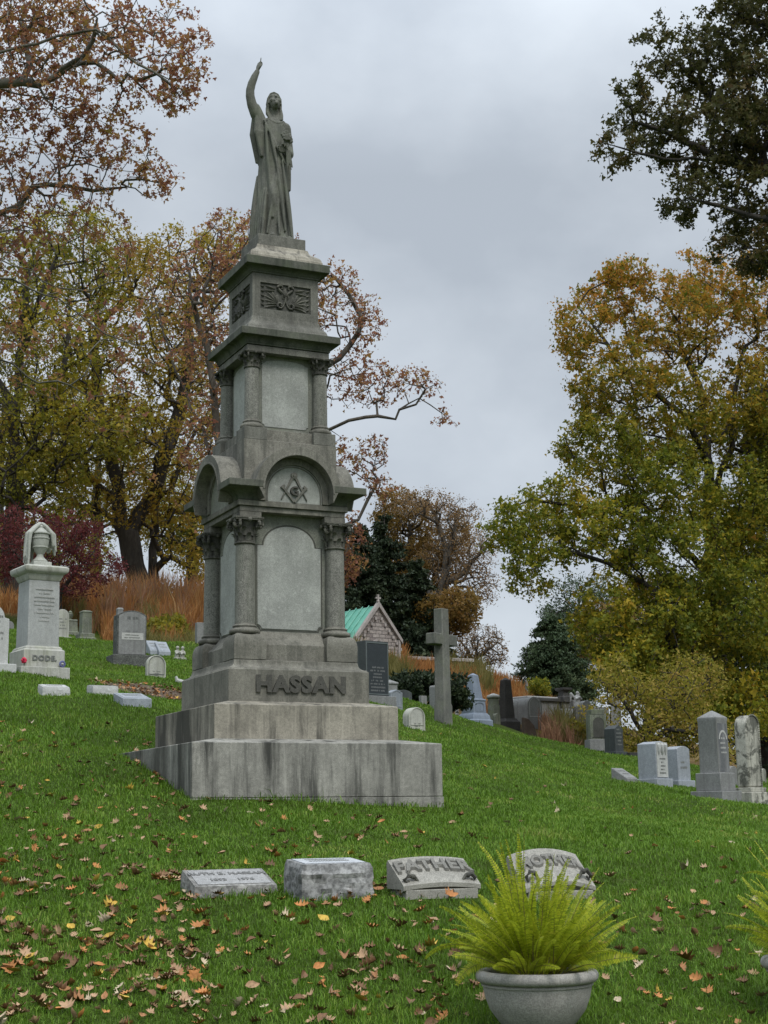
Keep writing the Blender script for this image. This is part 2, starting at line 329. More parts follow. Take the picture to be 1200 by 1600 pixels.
def ramp_out(nt, n):
    r = ramp(nt, [(0.35, (0.11, 0.065, 0.028)), (0.65, (0.16, 0.12, 0.05))]); nt.links.new(n.outputs['Fac'], r.inputs[0]); return r.outputs[0]
def make_terrain():
    xs = np.concatenate([np.linspace(-1500, -130, 10), np.linspace(-100, -32, 18), np.linspace(-30, 30, 200), np.linspace(32, 100, 18), np.linspace(130, 1500, 10)])
    ys = np.concatenate([np.linspace(-600, -60, 8), np.linspace(-50, -20, 12), np.linspace(-19, 20, 150), np.linspace(20.6, 80, 80), np.linspace(85, 220, 24), np.linspace(260, 2500, 12)])
    X, Y = np.meshgrid(xs, ys); Z = ground(X.ravel(), Y.ravel())
    V = np.stack([X.ravel(), Y.ravel(), Z], 1); nx = len(xs); ny = len(ys)
    i = np.arange(nx - 1); j = np.arange(ny - 1); I, J = np.meshgrid(i, j); a = (J * nx + I).ravel()
    F = np.stack([a, a + 1, a + 1 + nx, a + nx], 1)
    m, nt, b = newmat('lawn_ground'); k = nt.links.new
    t = N(nt, 'ShaderNodeTexCoord'); V_ = t.outputs['Object']
    n1 = noise(nt, V_, .35, 5, .6); r1 = ramp(nt, [(0.3, (0.034, 0.060, 0.008)), (0.55, (0.048, 0.080, 0.010)), (0.75, (0.075, 0.088, 0.020))]); k(n1.outputs['Fac'], r1.inputs[0])
    n2 = noise(nt, V_, 9, 6, .75); r2 = ramp(nt, [(0.3, (.35, .35, .35)), (0.7, (1.5, 1.5, 1.4))]); k(n2.outputs['Fac'], r2.inputs[0])
    n3 = noise(nt, V_, 60, 3, .7); r3 = ramp(nt, [(0.3, (.5, .5, .5)), (0.7, (1.5, 1.5, 1.5))]); k(n3.outputs['Fac'], r3.inputs[0])
    c = mixc(nt, 1, r1.outputs[0], r2.outputs[0], 'MULTIPLY'); c = mixc(nt, 1, c, r3.outputs[0], 'MULTIPLY')
    # dry brown meadow ground beyond the mown lawn
    sp = N(nt, 'ShaderNodeSeparateXYZ'); k(V_, sp.inputs[0]); nm = noise(nt, V_, .12, 3); ad = N(nt, 'ShaderNodeMath', operation='MULTIPLY_ADD'); k(nm.outputs['Fac'], ad.inputs[0]); ad.inputs[1].default_value = 14; k(sp.outputs['Y'], ad.inputs[2])
    fm = N(nt, 'ShaderNodeMapRange'); fm.inputs['From Min'].default_value = 50; fm.inputs['From Max'].default_value = 54; k(ad.outputs[0], fm.inputs['Value'])
    br = mixc(nt, 1, ramp_out(nt, n1), r2.outputs[0], 'MULTIPLY'); c = mixc(nt, fm.outputs[0], c, br)
    k(c, b.inputs['Base Color']); b.inputs['Roughness'].default_value = 1; b.inputs['Specular IOR Level'].default_value = .1
    bp = N(nt, 'ShaderNodeBump'); bp.inputs['Strength'].default_value = .9; bp.inputs['Distance'].default_value = .06; k(n2.outputs['Fac'], bp.inputs['Height']); k(bp.outputs[0], b.inputs['Normal'])
    o = np_mesh('lawn_ground', V, F, m, smooth=True)
    tag(o, 'sloping green cemetery lawn rising to the ridge', 'ground', kind='structure')
make_terrain()

# ================================================================== the tall monument
_old = MB.build
def _build(s, name, mat, parent=None, smooth=True, bevel=0.0, angle=38):
    import bmesh
    me = bpy.data.meshes.new(name); me.from_pydata(s.v, [], s.f); me.validate()
    bm = bmesh.new(); bm.from_mesh(me); bmesh.ops.recalc_face_normals(bm, faces=bm.faces); bm.to_mesh(me); bm.free(); me.update()
    return finish(me, name, mat, parent, smooth, bevel, angle)
MB.build = _build
RZ = lambda k: Matrix.Rotation(-math.pi / 2 * k, 4, 'Z')
YAW = R_(25.04)
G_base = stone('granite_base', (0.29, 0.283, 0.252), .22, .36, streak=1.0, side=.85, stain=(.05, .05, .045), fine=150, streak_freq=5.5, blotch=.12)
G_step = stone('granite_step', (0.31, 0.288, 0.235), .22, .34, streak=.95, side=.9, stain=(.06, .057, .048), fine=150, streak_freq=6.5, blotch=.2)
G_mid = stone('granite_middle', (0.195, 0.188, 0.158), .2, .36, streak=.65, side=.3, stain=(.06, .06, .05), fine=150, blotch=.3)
G_die = stone('granite_die', (0.20, 0.205, 0.175), .15, .34, streak=.45, stain=(.11, .12, .09), fine=150, moss=.3, mosscol=(.19, .21, .13))
G_panel = stone('granite_panel', (0.32, 0.33, 0.305), .25, .20, fine=110, lichen=.35, streak=.25, stain=(.20, .22, .19))
G_col = stone('granite_column', (0.21, 0.207, 0.182), .12, .45, streak=.5, stain=(.10, .11, .08), fine=95)
G_cap = stone('granite_carved', (0.12, 0.118, 0.098), .35, .4, streak=.6, fine=90, blotch=.5)
G_corn = stone('granite_cornice', (0.105, 0.107, 0.088), .3, .34, streak=.85, stain=(.035, .04, .03), fine=150, moss=.55, mosscol=(.085, .105, .06), blotch=.35)
G_up = stone('granite_upper', (0.165, 0.163, 0.14), .25, .36, streak=.65, stain=(.07, .07, .06), fine=150, blotch=.3)
G_letter = stone('granite_letter', (0.085, 0.083, 0.072), .15, .35, fine=130)
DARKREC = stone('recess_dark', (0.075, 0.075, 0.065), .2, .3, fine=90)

mon = empty('monument', 'tall grey granite monument reading HASSAN with columns, arches and a statue on top', 'monument', (0, 0, 0), YAW)
def part(fn, name, mat, parent=mon, **kw):
    m = MB(); fn(m); return m.build(name, mat, parent, **kw)
# steps
part(lambda m: m.sq([(1.506, -.9), (1.506, -.004)]), 'footing', G_base, bevel=.004)
def _b(m):
    m.sq([(1.5, 0), (1.5, .594), (1.11, .655)])
part(_b, 'base_step', G_base, bevel=.008)
part(lambda m: m.sq([(1.127, .64), (1.127, 1.036), (.86, 1.092)]), 'upper_step', G_step, bevel=.008)
def _nb(m):
    prof = [(.874, 1.085), (.874, 1.455), (.860, 1.462), (.858, 1.474)]
    for t in np.linspace(0, 1, 7): prof.append((.85 - .075 * math.sin(t * math.pi / 2) , 1.476 + .085 * (1 - math.cos(t * math.pi / 2)) ))
    prof += [(.772, 1.573), (.60, 1.575)]
    m.sq(prof)
nb = part(_nb, 'name_block', G_mid, bevel=.005)
put(text('HASSAN', .255, .03, sx=1.08, bold=.013, spacing=1.13), 'lettering', G_letter, nb, (0.01, -.884, 1.283))
# pedestal course
def _pc(m):
    m.sq([(.705, 1.576), (.705, 1.765), (.60, 1.86), (.55, 1.93)])
part(_pc, 'pedestal_course', G_mid, bevel=.005)
cols4 = [(-.575, -.575), (.575, -.575), (.575, .575), (-.575, .575)]
for c in cols4:
    def _pd(m, c=c):
        p = [(.198, 1.578), (.2, 1.735)] + [(.2 - .052 * (1 - math.cos(t * math.pi/2)), 1.735 + .14 * math.sin(t * math.pi/2)) for t in np.linspace(.12, 1, 6)]
        m.sq(p + [(.148, 1.883)], c)
    part(_pd, 'pedestal', G_mid, bevel=.004)
# lower die with arched inscription panels
part(lambda m: m.sq([(.53, 1.8), (.53, 3.34)]), 'die', G_die, bevel=.006)
def notch_panel(w, z0, z1, ear, ze, r=.05):
    """panel outline: notched foot corners, shoulders, round head"""
    P = []
    for a in np.linspace(90, 0, 5): P.append((-w + r*math.cos(R_(a)), z0 + r*math.sin(R_(a))))
    P = [(-w, z0 + r)] + [(-w + r*math.sin(R_(a)), z0 + r*math.cos(R_(a))) for a in (15, 40, 65, 90)]
    Q = [(-x, z) for x, z in reversed(P)]
    out = P + Q
    out += [(w, ze), (ear, ze)]
    cz = z1 - ear if z1 - ear > ze else ze
    hgt = z1 - cz
    for a in np.linspace(8, 172, 18): out.append((ear*math.cos(R_(a)), cz + hgt*math.sin(R_(a))))
    out += [(-ear, ze), (-w, ze)]
    return out
for k in range(4):
    m = MB(); P = notch_panel(.405, 1.965, 3.205, .325, 2.96)
    m.prism(P, -.540, -.525); m.xf(RZ(k))
    o = m.build('inscription_panel', G_panel, mon, bevel=.006)
    m = MB(); P2 = notch_panel(.425, 1.945, 3.225, .345, 2.97)
    P3 = notch_panel(.413, 1.957, 3.213, .333, 2.963)
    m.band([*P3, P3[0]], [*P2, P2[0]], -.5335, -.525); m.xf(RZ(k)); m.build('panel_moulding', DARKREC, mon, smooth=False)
# columns
def volute(m, c, r, axis_ang, th=.03, n=20):
    """spiral scroll lying in the vertical plane whose horizontal direction is axis_ang"""
    dx, dy = math.cos(axis_ang), math.sin(axis_ang); pts = []; rad = []
    for i in range(n):
        t = i / (n - 1); a = math.pi * .5 - t * math.pi * 2.6; rr = r * (1 - .72 * t)
        pts.append((c[0] + dx * rr * math.cos(a), c[1] + dy * rr * math.cos(a), c[2] + rr * math.sin(a))); rad.append(th * (1 - .5 * t) * .62)
    m.tube(pts, rad, 6)
    m.ball(c, r * .36, 8, 6)
def column(c, r, zb, z0, z1, zt, name):
    m = MB(); h = z1 - z0
    prof = [(r * (1.0 - .06 * t ** 1.6), z0 + h * t) for t in np.linspace(0, 1, 10)]
    m.lathe(prof, c, 32); o = m.build(name, G_col, mon)
    m = MB(); b = z0 - zb
    pr = [(r*1.5, zb)] + [(r*1.38 + r*.2*math.cos(t), zb + b*.26 + b*.24*math.sin(t)) for t in np.linspace(-1.4, 1.4, 8)]
    pr += [(r*1.24, zb + b*.56), (r*1.2, zb + b*.66)] + [(r*1.12 + r*.12*math.cos(t), zb + b*.80 + b*.12*math.sin(t)) for t in np.linspace(-1.4, 1.4, 6)] + [(r*1.04, zb + b*.98), (r, z0 + .012)]
    m.lathe(pr, c, 32); m.build('column_base', G_mid, o)
    m = MB(); H = zt - z1; ra = r * 1.5
    m.lathe([(r*.95, z1 - .01)] + [(r*(1.0) + r*.12*math.cos(t), z1 + H*.03 + H*.045*math.sin(t)) for t in np.linspace(-1.5, 1.5, 6)] + [(r*.92, z1 + H*.1), (r*.93, z1 + H*.45), (r*1.05, z1 + H*.7), (r*1.22, z1 + H*.86), (r*1.22, z1 + H*.9)], c, 28)
    # abacus with hollow sides
    n = 8; P = []
    for q in range(4):
        a0 = math.pi/4 + q*math.pi/2
        for i in range(n):
            t = i / n; a = a0 + t * math.pi/2
            R = ra * math.sqrt(2) * .98 * (1 - .30 * math.sin(math.pi * t) ** .8) if i else ra * 1.36
            P.append((c[0] + R*math.cos(a), c[1] + R*math.sin(a)))
    m.rings([[(x, y, z1 + H*.885) for x, y in P], [(x, y, z1 + H*.93) for x, y in P], [(c[0]+(x-c[0])*1.05, c[1]+(y-c[1])*1.05, z1 + H*.945) for x, y in P], [(c[0]+(x-c[0])*1.05, c[1]+(y-c[1])*1.05, zt) for x, y in P]])
    # corner scrolls
    for q in range(4):
        a = math.pi/4 + q*math.pi/2; u = (math.cos(a), math.sin(a)); w = (-u[1], u[0])
        for s in (-1, 1):
            cc = (c[0] + u[0]*ra*1.02 + w[0]*s*r*.16, c[1] + u[1]*ra*1.02 + w[1]*s*r*.16, z1 + H*.72)
            volute(m, cc, H*.145, a + s*.55, th=H*.11)
        m.tube([(c[0]+u[0]*r*.95, c[1]+u[1]*r*.95, z1+H*.30), (c[0]+u[0]*r*1.08, c[1]+u[1]*r*1.08, z1+H*.55), (c[0]+u[0]*r*1.25, c[1]+u[1]*r*1.25, z1+H*.74), (c[0]+u[0]*ra*1.0, c[1]+u[1]*ra*1.0, z1+H*.86)], [H*.05, H*.06, H*.06, H*.05], 6)
    # acanthus leaves in two rows, each curling outward
    for row, (zb_, zh, off, cnt) in enumerate([(.08, .36, 0, 8), (.3, .38, .5, 8)]):
        for q in range(cnt):
            a = (q + off) * 2*math.pi/cnt; secs = []
            for t in np.linspace(0, 1, 6):
                R = r * (1.0 + .05*t + .42 * t**3.2); z = z1 + H*(zb_ + zh * (t - .28*max(0, t-.75)*4*.6))
                wd = r * .34 * (1 - .55 * t**2) * (1 + .16*math.cos(t*14)); th = r*.07
                u = (math.cos(a), math.sin(a)); w = (-u[1], u[0])
                secs.append([(c[0]+u[0]*(R+th*1.6)+0*w[0], c[1]+u[1]*(R+th*1.6), z), (c[0]+u[0]*(R-th*.3)+w[0]*wd, c[1]+u[1]*(R-th*.3)+w[1]*wd, z), (c[0]+u[0]*(R-th), c[1]+u[1]*(R-th), z), (c[0]+u[0]*(R-th*.3)-w[0]*wd, c[1]+u[1]*(R-th*.3)-w[1]*wd, z)])
            m.rings(secs)
    for q in range(4):      # flower on each hollow side
        a = q*math.pi/2; m.ball((c[0] + math.cos(a)*ra*1.0, c[1] + math.sin(a)*ra*1.0, z1 + H*.9), H*.09, 8, 6)
    m.build('capital', G_cap, o, angle=50)
    return o
for c in cols4: column(c, .116, 1.883, 2.0, 2.948, 3.256, 'column')
# entablature over the lower columns
part(lambda m: m.sq([(.672, 3.335), (.672, 3.398)]), 'architrave', G_mid, bevel=.004)
for c in cols4:
    part(lambda m, c=c: m.box(c[0]*1.0 - .17 if c[0] > 0 else -.674, .674 if c[0] > 0 else -.404, c[1] - .17 if c[1] > 0 else -.674, .674 if c[1] > 0 else -.404, 3.258, 3.332), 'impost_block', G_mid, bevel=.004)
part(lambda m: m.sq([(.70, 3.40), (.70, 3.466), (.60, 3.468)]), 'string_course', G_mid, bevel=.005)
part(lambda m: m.sq([(.598, 3.45), (.598, 4.16), (.598, 4.235)]), 'attic_block', G_mid, bevel=.006)
RO, RI, ZC = .548, .437, 3.575
# corner cornices: cavetto and fascia returned round each corner
for k in range(4):
    m = MB(); L_ = .437
    prof = [(.668, 3.468), (.69, 3.472)] + [(.69 + .16*(1 - math.cos(t)), 3.475 + .115*math.sin(t)) for t in np.linspace(.1, math.pi/2, 7)] + [(.873, 3.598), (.873, 3.677), (.60, 3.73)]
    # section swept round the corner at (-,-)
    A = [(-L_, -w, z) for w, z in prof]; B = [(-w, -w, z) for w, z in prof]; C_ = [(-w, -L_, z) for w, z in prof]
    inner = [(-.45, 3.73), (-.45, 3.468)]
    A += [(-L_, -.45, z) for _, z in inner]; B += [(-.45, -.45, z) for _, z in inner]; C_ += [(-.45, -L_, z) for _, z in inner]
    m.rings([A, B, C_]); m.xf(RZ(k)); m.build('corner_cornice', G_corn, mon, bevel=.004, angle=30)
# arched hoods
for k in range(4):
    m = MB(); n = 28; a = np.linspace(0, math.pi, n)
    inn = [(RI, 3.47)] + [(RI*math.cos(t), ZC + RI*math.sin(t)) for t in a] + [(-RI, 3.47)]
    o_ = [(RO, 3.685)] + [(RO*math.cos(t), ZC + RO*math.sin(t)) if RO*math.sin(t) > .11 else (RO*math.cos(t)*(1 if abs(math.cos(t)) > .5 else 1), 3.685) for t in a] + [(-RO, 3.685)]
    # keep the foot of the hood inside the corner cornice
    o_[0] = (RI + .004, 3.47); o_[-1] = (-RI - .004, 3.47)
    m.band(inn, o_, -.868, -.55); m.xf(RZ(k)); hood = m.build('arched_hood', G_mid, mon, bevel=.006)
    m = MB()
    # thin raised fillet along the hood's face
    m.band([(RI*math.cos(t)*1.0, ZC + RI*math.sin(t)) for t in a], [((RI+.022)*math.cos(t), ZC + (RI+.022)*math.sin(t)) for t in a], -.876, -.866)
    m.xf(RZ(k)); m.build('hood_fillet', G_mid, hood, bevel=.003)
    m = MB(); R2, R3 = .36, .335
    m.band([(R2, 3.469)] + [(R2*math.cos(t), 3.565 + R2*math.sin(t)) for t in a] + [(-R2, 3.469)], [(RI-.001, 3.469)] + [((RI-.001)*math.cos(t), ZC + (RI-.001)*math.sin(t)) for t in a] + [(-RI+.001, 3.469)], -.715, -.59)
    m.band([(R3, 3.469)] + [(R3*math.cos(t), 3.565 + R3*math.sin(t)) for t in a] + [(-R3, 3.469)], [(R3+.013, 3.469)] + [((R3+.013)*math.cos(t), 3.565 + (R3+.013)*math.sin(t)) for t in a] + [(-R3-.013, 3.469)], -.704, -.59)
    m.xf(RZ(k)); m.build('tympanum_moulding', G_mid, mon, bevel=.004)
    m = MB(); m.prism([(-.42, 3.469), (.42, 3.469)] + [(.42*math.cos(t), ZC + .42*math.sin(t)) for t in np.linspace(.05, math.pi - .05, 24)], -.692, -.59)
    m.xf(RZ(k)); m.build('tympanum', G_panel if k == 0 else G_die, mon)
# square and compasses with a G
m = MB(); Y0, Y1 = -.708, -.690
def bar(m, p, q, w, y0=Y0, y1=Y1, w2=None):
    p, q = Vector((p[0], p[1])), Vector((q[0], q[1])); d = (q - p).normalized(); n_ = Vector((-d.y, d.x)); w2 = w if w2 is None else w2
    m.prism([tuple(p - n_*w/2), tuple(q - n_*w2/2), tuple(q + n_*w2/2), tuple(p + n_*w/2)], y0, y1)
cz0 = 3.80
m.lathe([(.041, -.01), (.041, .01), (.03, .014)], (0, 0), 20)
m.xf(Matrix.Translation((0, -.702, cz0)) @ Matrix.Rotation(R_(90), 4, 'X'))
m.v = m.v
s0 = len(m.v); m.lathe([(.018, -.01), (.018, .022)], (0, 0), 14); m.xf(Matrix.Translation((0, -.702, cz0)) @ Matrix.Rotation(R_(90), 4, 'X'), s0)
bar(m, (-.016, cz0 - .02), (-.165, 3.50), .034, w2=.010); bar(m, (.016, cz0 - .02), (.165, 3.50), .034, y0=Y0 - .002, w2=.010)
bar(m, (0, 3.475), (-.150, 3.655), .030, y0=Y0 - .006, y1=Y1); bar(m, (0, 3.475), (.150, 3.655), .030, y0=Y0 - .0075, y1=Y1)
bar(m, (-.165, 3.640), (-.120, 3.675), .030, y0=Y0 - .004); bar(m, (.165, 3.640), (.120, 3.675), .030, y0=Y0 - .004)
emb = m.build('emblem', G_up, mon, bevel=.003)
put(text('G', .15, .03, bold=.004), 'emblem_letter', G_letter, emb, (0.0, -.712, 3.605))
# upper stage
part(lambda m: m.sq([(.53, 4.225), (.53, 4.385), (.45, 4.40)]), 'upper_plinth', G_mid, bevel=.004)
ucols = [(-.447, -.447), (.447, -.447), (.447, .447), (-.447, .447)]
for c in ucols:
    part(lambda m, c=c: m.sq([(.145, 4.237), (.145, 4.388)], c), 'upper_pedestal', G_up, bevel=.005)
part(lambda m: m.sq([(.405, 4.36), (.405, 5.40)]), 'upper_die', G_die, bevel=.006)
for k in range(4):
    m = MB(); m.prism(notch_panel(.305, 4.45, 5.31, .27, 5.26, .035), -.413, -.40); m.xf(RZ(k)); m.build('upper_panel', G_panel, mon, bevel=.006)
for c in ucols: column(c, .09, 4.388, 4.50, 5.157, 5.345, 'upper_column')
part(lambda m: m.sq([(.50, 5.40), (.50, 5.435)]), 'upper_architrave', G_up)
def _fr(m):
    # beam faces resting on the capitals
    for k in range(4):
        m2 = MB(); m2.box(-.537, .537, -.537, -.36, 5.347, 5.43) if k % 2 == 0 else m2.box(-.357, .357, -.535, -.36, 5.349, 5.43)
        m2.xf(RZ(k)); m.add(m2.v, m2.f)
part(_fr, 'upper_beam', G_up, bevel=.004)
def cyma(w0, z0, w1, z1, n=8):
    return [(w0 + (w1-w0)*(t - math.sin(2*math.pi*t)/(2*math.pi)*.8), z0 + (z1-z0)*t) for t in np.linspace(0, 1, n)]
part(lambda m: m.sq([(.50, 5.434), (.548, 5.438), (.548, 5.455)] + [(.555 + .062*(1-math.cos(t)), 5.458 + .07*math.sin(t)) for t in np.linspace(.1, math.pi/2, 6)] + [(.648, 5.532), (.648, 5.62), (.60, 5.635), (.40, 5.64)]), 'middle_cornice', G_corn, bevel=.004, angle=30)
part(lambda m: m.sq([(.53, 5.636), (.527, 5.668)] + cyma(.522, 5.672, .452, 5.80) + [(.446, 5.837), (.40, 5.839)]), 'frieze_base', G_up, bevel=.004, angle=30)
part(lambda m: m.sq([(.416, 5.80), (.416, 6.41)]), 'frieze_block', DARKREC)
for k in range(4):     # frame round the carved panels
    m = MB(); m.prism([(-.436, 5.838), (.436, 5.838), (.436, 5.945), (-.436, 5.945)], -.436, -.405); m.prism([(-.436, 6.285), (.436, 6.285), (.436, 6.40), (-.436, 6.40)], -.436, -.405)
    m.prism([(-.436, 5.945), (-.335, 5.945), (-.335, 6.285), (-.436, 6.285)], -.436, -.405); m.prism([(.335, 5.945), (.436, 5.945), (.436, 6.285), (.335, 6.285)], -.436, -.405)
    m.xf(RZ(k) @ Matrix.Diagonal((1 - .0006*k, 1 - .0006*k, 1, 1))); fr = m.build('frieze_frame', G_up, mon, smooth=False)
    m = MB()
    def leaf(m, base, ang, ln, wd, curl):
        secs = []
        x, z = base; a = ang
        for i in range(9):
            t = i / 8; w = wd * math.sin(math.pi * (t*.86 + .1)) ** .8; y = -.417 - .022*math.sin(math.pi*min(1, t*.9+.12))
            px_, pz_ = -math.sin(a), math.cos(a)
            secs.append([(x + px_*w/2, -.416, z + pz_*w/2), (x, y, z), (x - px_*w/2, -.416, z - pz_*w/2), (x, -.414, z)])
            x += math.cos(a)*ln/8; z += math.sin(a)*ln/8; a += curl/8
        m.rings(secs)
    for s in (-1, 1):
        mm = MB()
        pts = [(.02, 6.03), (.05, 5.985), (.095, 5.985), (.105, 6.02), (.075, 6.045), (.05, 6.025), (.06, 6.008)]
        def spl(pts, rad):
            P = []; 
            for i in range(len(pts)-1):
                p0 = pts[max(i-1, 0)]; p1 = pts[i]; p2 = pts[i+1]; p3 = pts[min(i+2, len(pts)-1)]
                for t in (0, .33, .66):
                    P.append(tuple(.5*((2*p1[j]) + (-p0[j]+p2[j])*t + (2*p0[j]-5*p1[j]+4*p2[j]-p3[j])*t*t + (-p0[j]+3*p1[j]-3*p2[j]+p3[j])*t**3) for j in range(2)))
            P.append(pts[-1]); nn = len(P)
            mm.tube([(x, -.426, z) for x, z in P], [rad*(.6 + .6*math.sin(math.pi*i/(nn-1))) for i in range(nn)], 6)
        spl(pts, .015)
        spl([(.02, 6.03), (.0, 6.10), (.03, 6.17), (.085, 6.215), (.10, 6.255), (.06, 6.272), (.035, 6.25), (.05, 6.232)], .016)
        for a, ln, cu in [(8, .19, -.5), (20, .22, -.35), (32, .24, -.2), (44, .25, .0), (57, .20, .25), (70, .14, .45)]:
            leaf(mm, (.085, 6.02), R_(a), ln, .042, cu)
        leaf(mm, (.10, 6.0), R_(-3), .20, .034, -.4)
        for q in range(5): leaf(mm, (.28, 5.985 + q*.062), R_(25 - q*4), .05, .03, .3)
        leaf(mm, (.03, 6.10), R_(78), .09, .04, .3); leaf(mm, (.13, 6.225), R_(5), .15, .035, .3); leaf(mm, (.14, 6.20), R_(-12), .16, .03, .3)
        if s < 0: mm.v = [(-x, y, z) for x, y, z in mm.v]
        m.add(mm.v, mm.f)
    leaf(m, (0, 6.13), R_(90), .11, .05, 0)
    m.xf(RZ(k)); m.build('carved_ornament', G_cap, fr, angle=60)
def _tc(m):
    m.sq([(.45, 6.40), (.452, 6.42)] + [(.462 + .08*(1-math.cos(t)), 6.424 + .05*math.sin(t)) for t in np.linspace(.1, math.pi/2, 6)] + [(.552, 6.478), (.552, 6.578), (.50, 6.592), (.3, 6.60)])
    for k in range(4):
        m2 = MB()
        for i in range(30): m2.box(-.43 + i*.0293, -.43 + i*.0293 + .017, -.449, -.42, 6.402, 6.418)
        m2.xf(RZ(k) @ Matrix.Translation((0, 0.0002*k, -.0005*k))); m.add(m2.v, m2.f)
part(_tc, 'top_cornice', G_corn, bevel=.004, angle=30)
part(lambda m: m.sq([(.485, 6.594), (.482, 6.63)] + cyma(.475, 6.64, .345, 6.80, 9)[::1] + [(.335, 6.822), (.3, 6.824)]), 'cap_moulding', G_step, bevel=.004, angle=30)

# ================================================================== statue on top
S_stone = stone('statue_granite', (0.135, 0.136, 0.116), .3, .32, streak=.8, stain=(.075, .08, .065), fine=120, streak_freq=9, moss=.35, mosscol=(.16, .18, .12))
SZ = 6.968
stt = empty('statue', 'grey stone robed woman pointing skyward with one arm, holding flowers, atop the tall monument', 'statue', (0, 0, 6.826), YAW)
def remesh(o, vox, sm=2):
    r = o.modifiers.new('remesh', 'REMESH'); r.mode = 'VOXEL'; r.voxel_size = vox; r.use_smooth_shade = True
    s = o.modifiers.new('smooth', 'SMOOTH'); s.iterations = sm; s.factor = .5
    return o
def capsule(m, a, b, ra, rb, n=14):
    a, b = Vector(a), Vector(b); d = b - a; l = d.length; d.normalize()
    ref = Vector((0, 0, 1)) if abs(d.z) < .9 else Vector((1, 0, 0)); u = d.cross(ref).normalized(); v = d.cross(u); R = []
    for t in np.linspace(-math.pi/2*.97, 0, 5): R.append((ra*math.sin(t), ra*math.cos(t)))
    for t in np.linspace(0, math.pi/2*.97, 5): R.append((l + rb*math.sin(t), rb*math.cos(t)))
    m.rings([[tuple(a + d*h + (u*math.cos(2*math.pi*k/n) + v*math.sin(2*math.pi*k/n))*r) for k in range(n)] for h, r in R])
def chain(m, pts, rad, n=14):
    for i in range(len(pts)-1): capsule(m, pts[i], pts[i+1], rad[i], rad[i+1], n)
part(lambda m: m.sq([(.318, 0), (.318, .142)]), 'plinth', G_up, parent=stt, bevel=.006)
BZ = .142
def hand(m, w, d, side, palmn, sc_=1.0, point=None, curl=1.2):
    """w wrist, d direction of the hand, side: thumb side vector, palmn: palm normal"""
    w, d, side, palmn = Vector(w), Vector(d).normalized(), Vector(side).normalized(), Vector(palmn).normalized()
    for k in range(4):
        capsule(m, w + d*.01 + side*(.012-.008*k)*sc_, w + d*.085*sc_ + side*(.030-.02*k)*sc_, .017*sc_, .013*sc_, 8)
    ln = [.072, .08, .075, .058]
    for k in range(4):
        p = w + d*.088*sc_ + side*(.030-.02*k)*sc_; dd = d.copy(); c_ = 0 if (point is not None and k == 0) else curl
        if k == 0 and point is not None: dd = Vector(point).normalized()
        r = .0105*sc_
        for j in range(3):
            q = p + dd * ln[k]*sc_*(.45, .32, .25)[j]; capsule(m, p, q, r, r*.9, 8); p = q; r *= .9
            ax = dd.cross(palmn); dd = (Matrix.Rotation(c_*(.9 if j == 0 else .8), 3, ax) @ dd).normalized() if c_ else dd
    p = w + d*.03*sc_ + side*.025*sc_; q = p + (d*.6 + side*.7)*.04*sc_; capsule(m, p, q, .014*sc_, .012*sc_, 8); capsule(m, q, q + (d*.9 + palmn*.35)*.035*sc_, .012*sc_, .009*sc_, 8)
# body: local x = viewer's right, -y = front
B = MB()
hd = Vector((.005, -.035, BZ + 1.70))
def nk(*a): return Vector(a)
# head tilted back, turned a little to viewer's left
Mh = Matrix.Translation(hd) @ Matrix.Rotation(R_(-8), 4, 'Z') @ Matrix.Rotation(R_(-33), 4, 'X')
s0 = len(B.v)
B.ball((0, .012, .035), .098, 18, 14, .84, 1.0, 1.08)
B.ball((0, -.020, -.035), .072, 16, 12, .86, .95, 1.12)         # jaw
B.ball((0, -.072, -.098), .024, 10, 8)                           # chin
chain(B, [(0, -.088, .030), (0, -.103, -.005), (0, -.112, -.028)], [.010, .012, .016], 8)     # nose
chain(B, [(-.052, -.066, .034), (-.012, -.090, .040)], [.011, .010], 8); chain(B, [(.052, -.066, .034), (.012, -.090, .040)], [.011, .010], 8)   # brows
B.ball((-.030, -.076, .010), .0135, 8, 6); B.ball((.030, -.076, .010), .0135, 8, 6)           # eyes
chain(B, [(-.024, -.086, -.058), (0, -.094, -.055), (.024, -.086, -.058)], [.007, .009, .007], 8); chain(B, [(-.018, -.085, -.070), (.018, -.085, -.070)], [.008, .008], 8)
B.ball((-.045, -.055, -.030), .030, 10, 8); B.ball((.045, -.055, -.030), .030, 10, 8)         # cheeks
B.ball((-.084, .0, .0), .020, 8, 6, .5, 1, 1.4); B.ball((.084, .0, .0), .020, 8, 6, .5, 1, 1.4)
B.xf(Mh, s0)
chain(B, [(0.0, .005, BZ+1.46), (0.002, -.005, BZ+1.56), (.004, -.02, BZ+1.62)], [.075, .056, .055])
chain(B, [(-.155, .01, BZ+1.42), (.0, .0, BZ+1.40), (.155, .01, BZ+1.40)], [.075, .115, .08])
chain(B, [(0, 0, BZ+1.36), (0, .01, BZ+1.1), (0, .0, BZ+.85)], [.12, .11, .14])
# raised arm
SH = (-.165, .0, BZ+1.44)
chain(B, [SH, (-.245, -.01, BZ+1.54), (-.300, -.02, BZ+1.64), (-.328, -.03, BZ+1.73), (-.330, -.035, BZ+1.80), (-.312, -.045, BZ+1.88), (-.275, -.055, BZ+1.97), (-.245, -.06, BZ+2.03)], [.078, .072, .064, .058, .055, .052, .044, .034])
hand(B, (-.245, -.06, BZ+2.03), (.25, -.12, 1), (.3, -.9, .0), (.9, .3, -.1), 1.0, point=(.05, -.2, 1), curl=1.35)
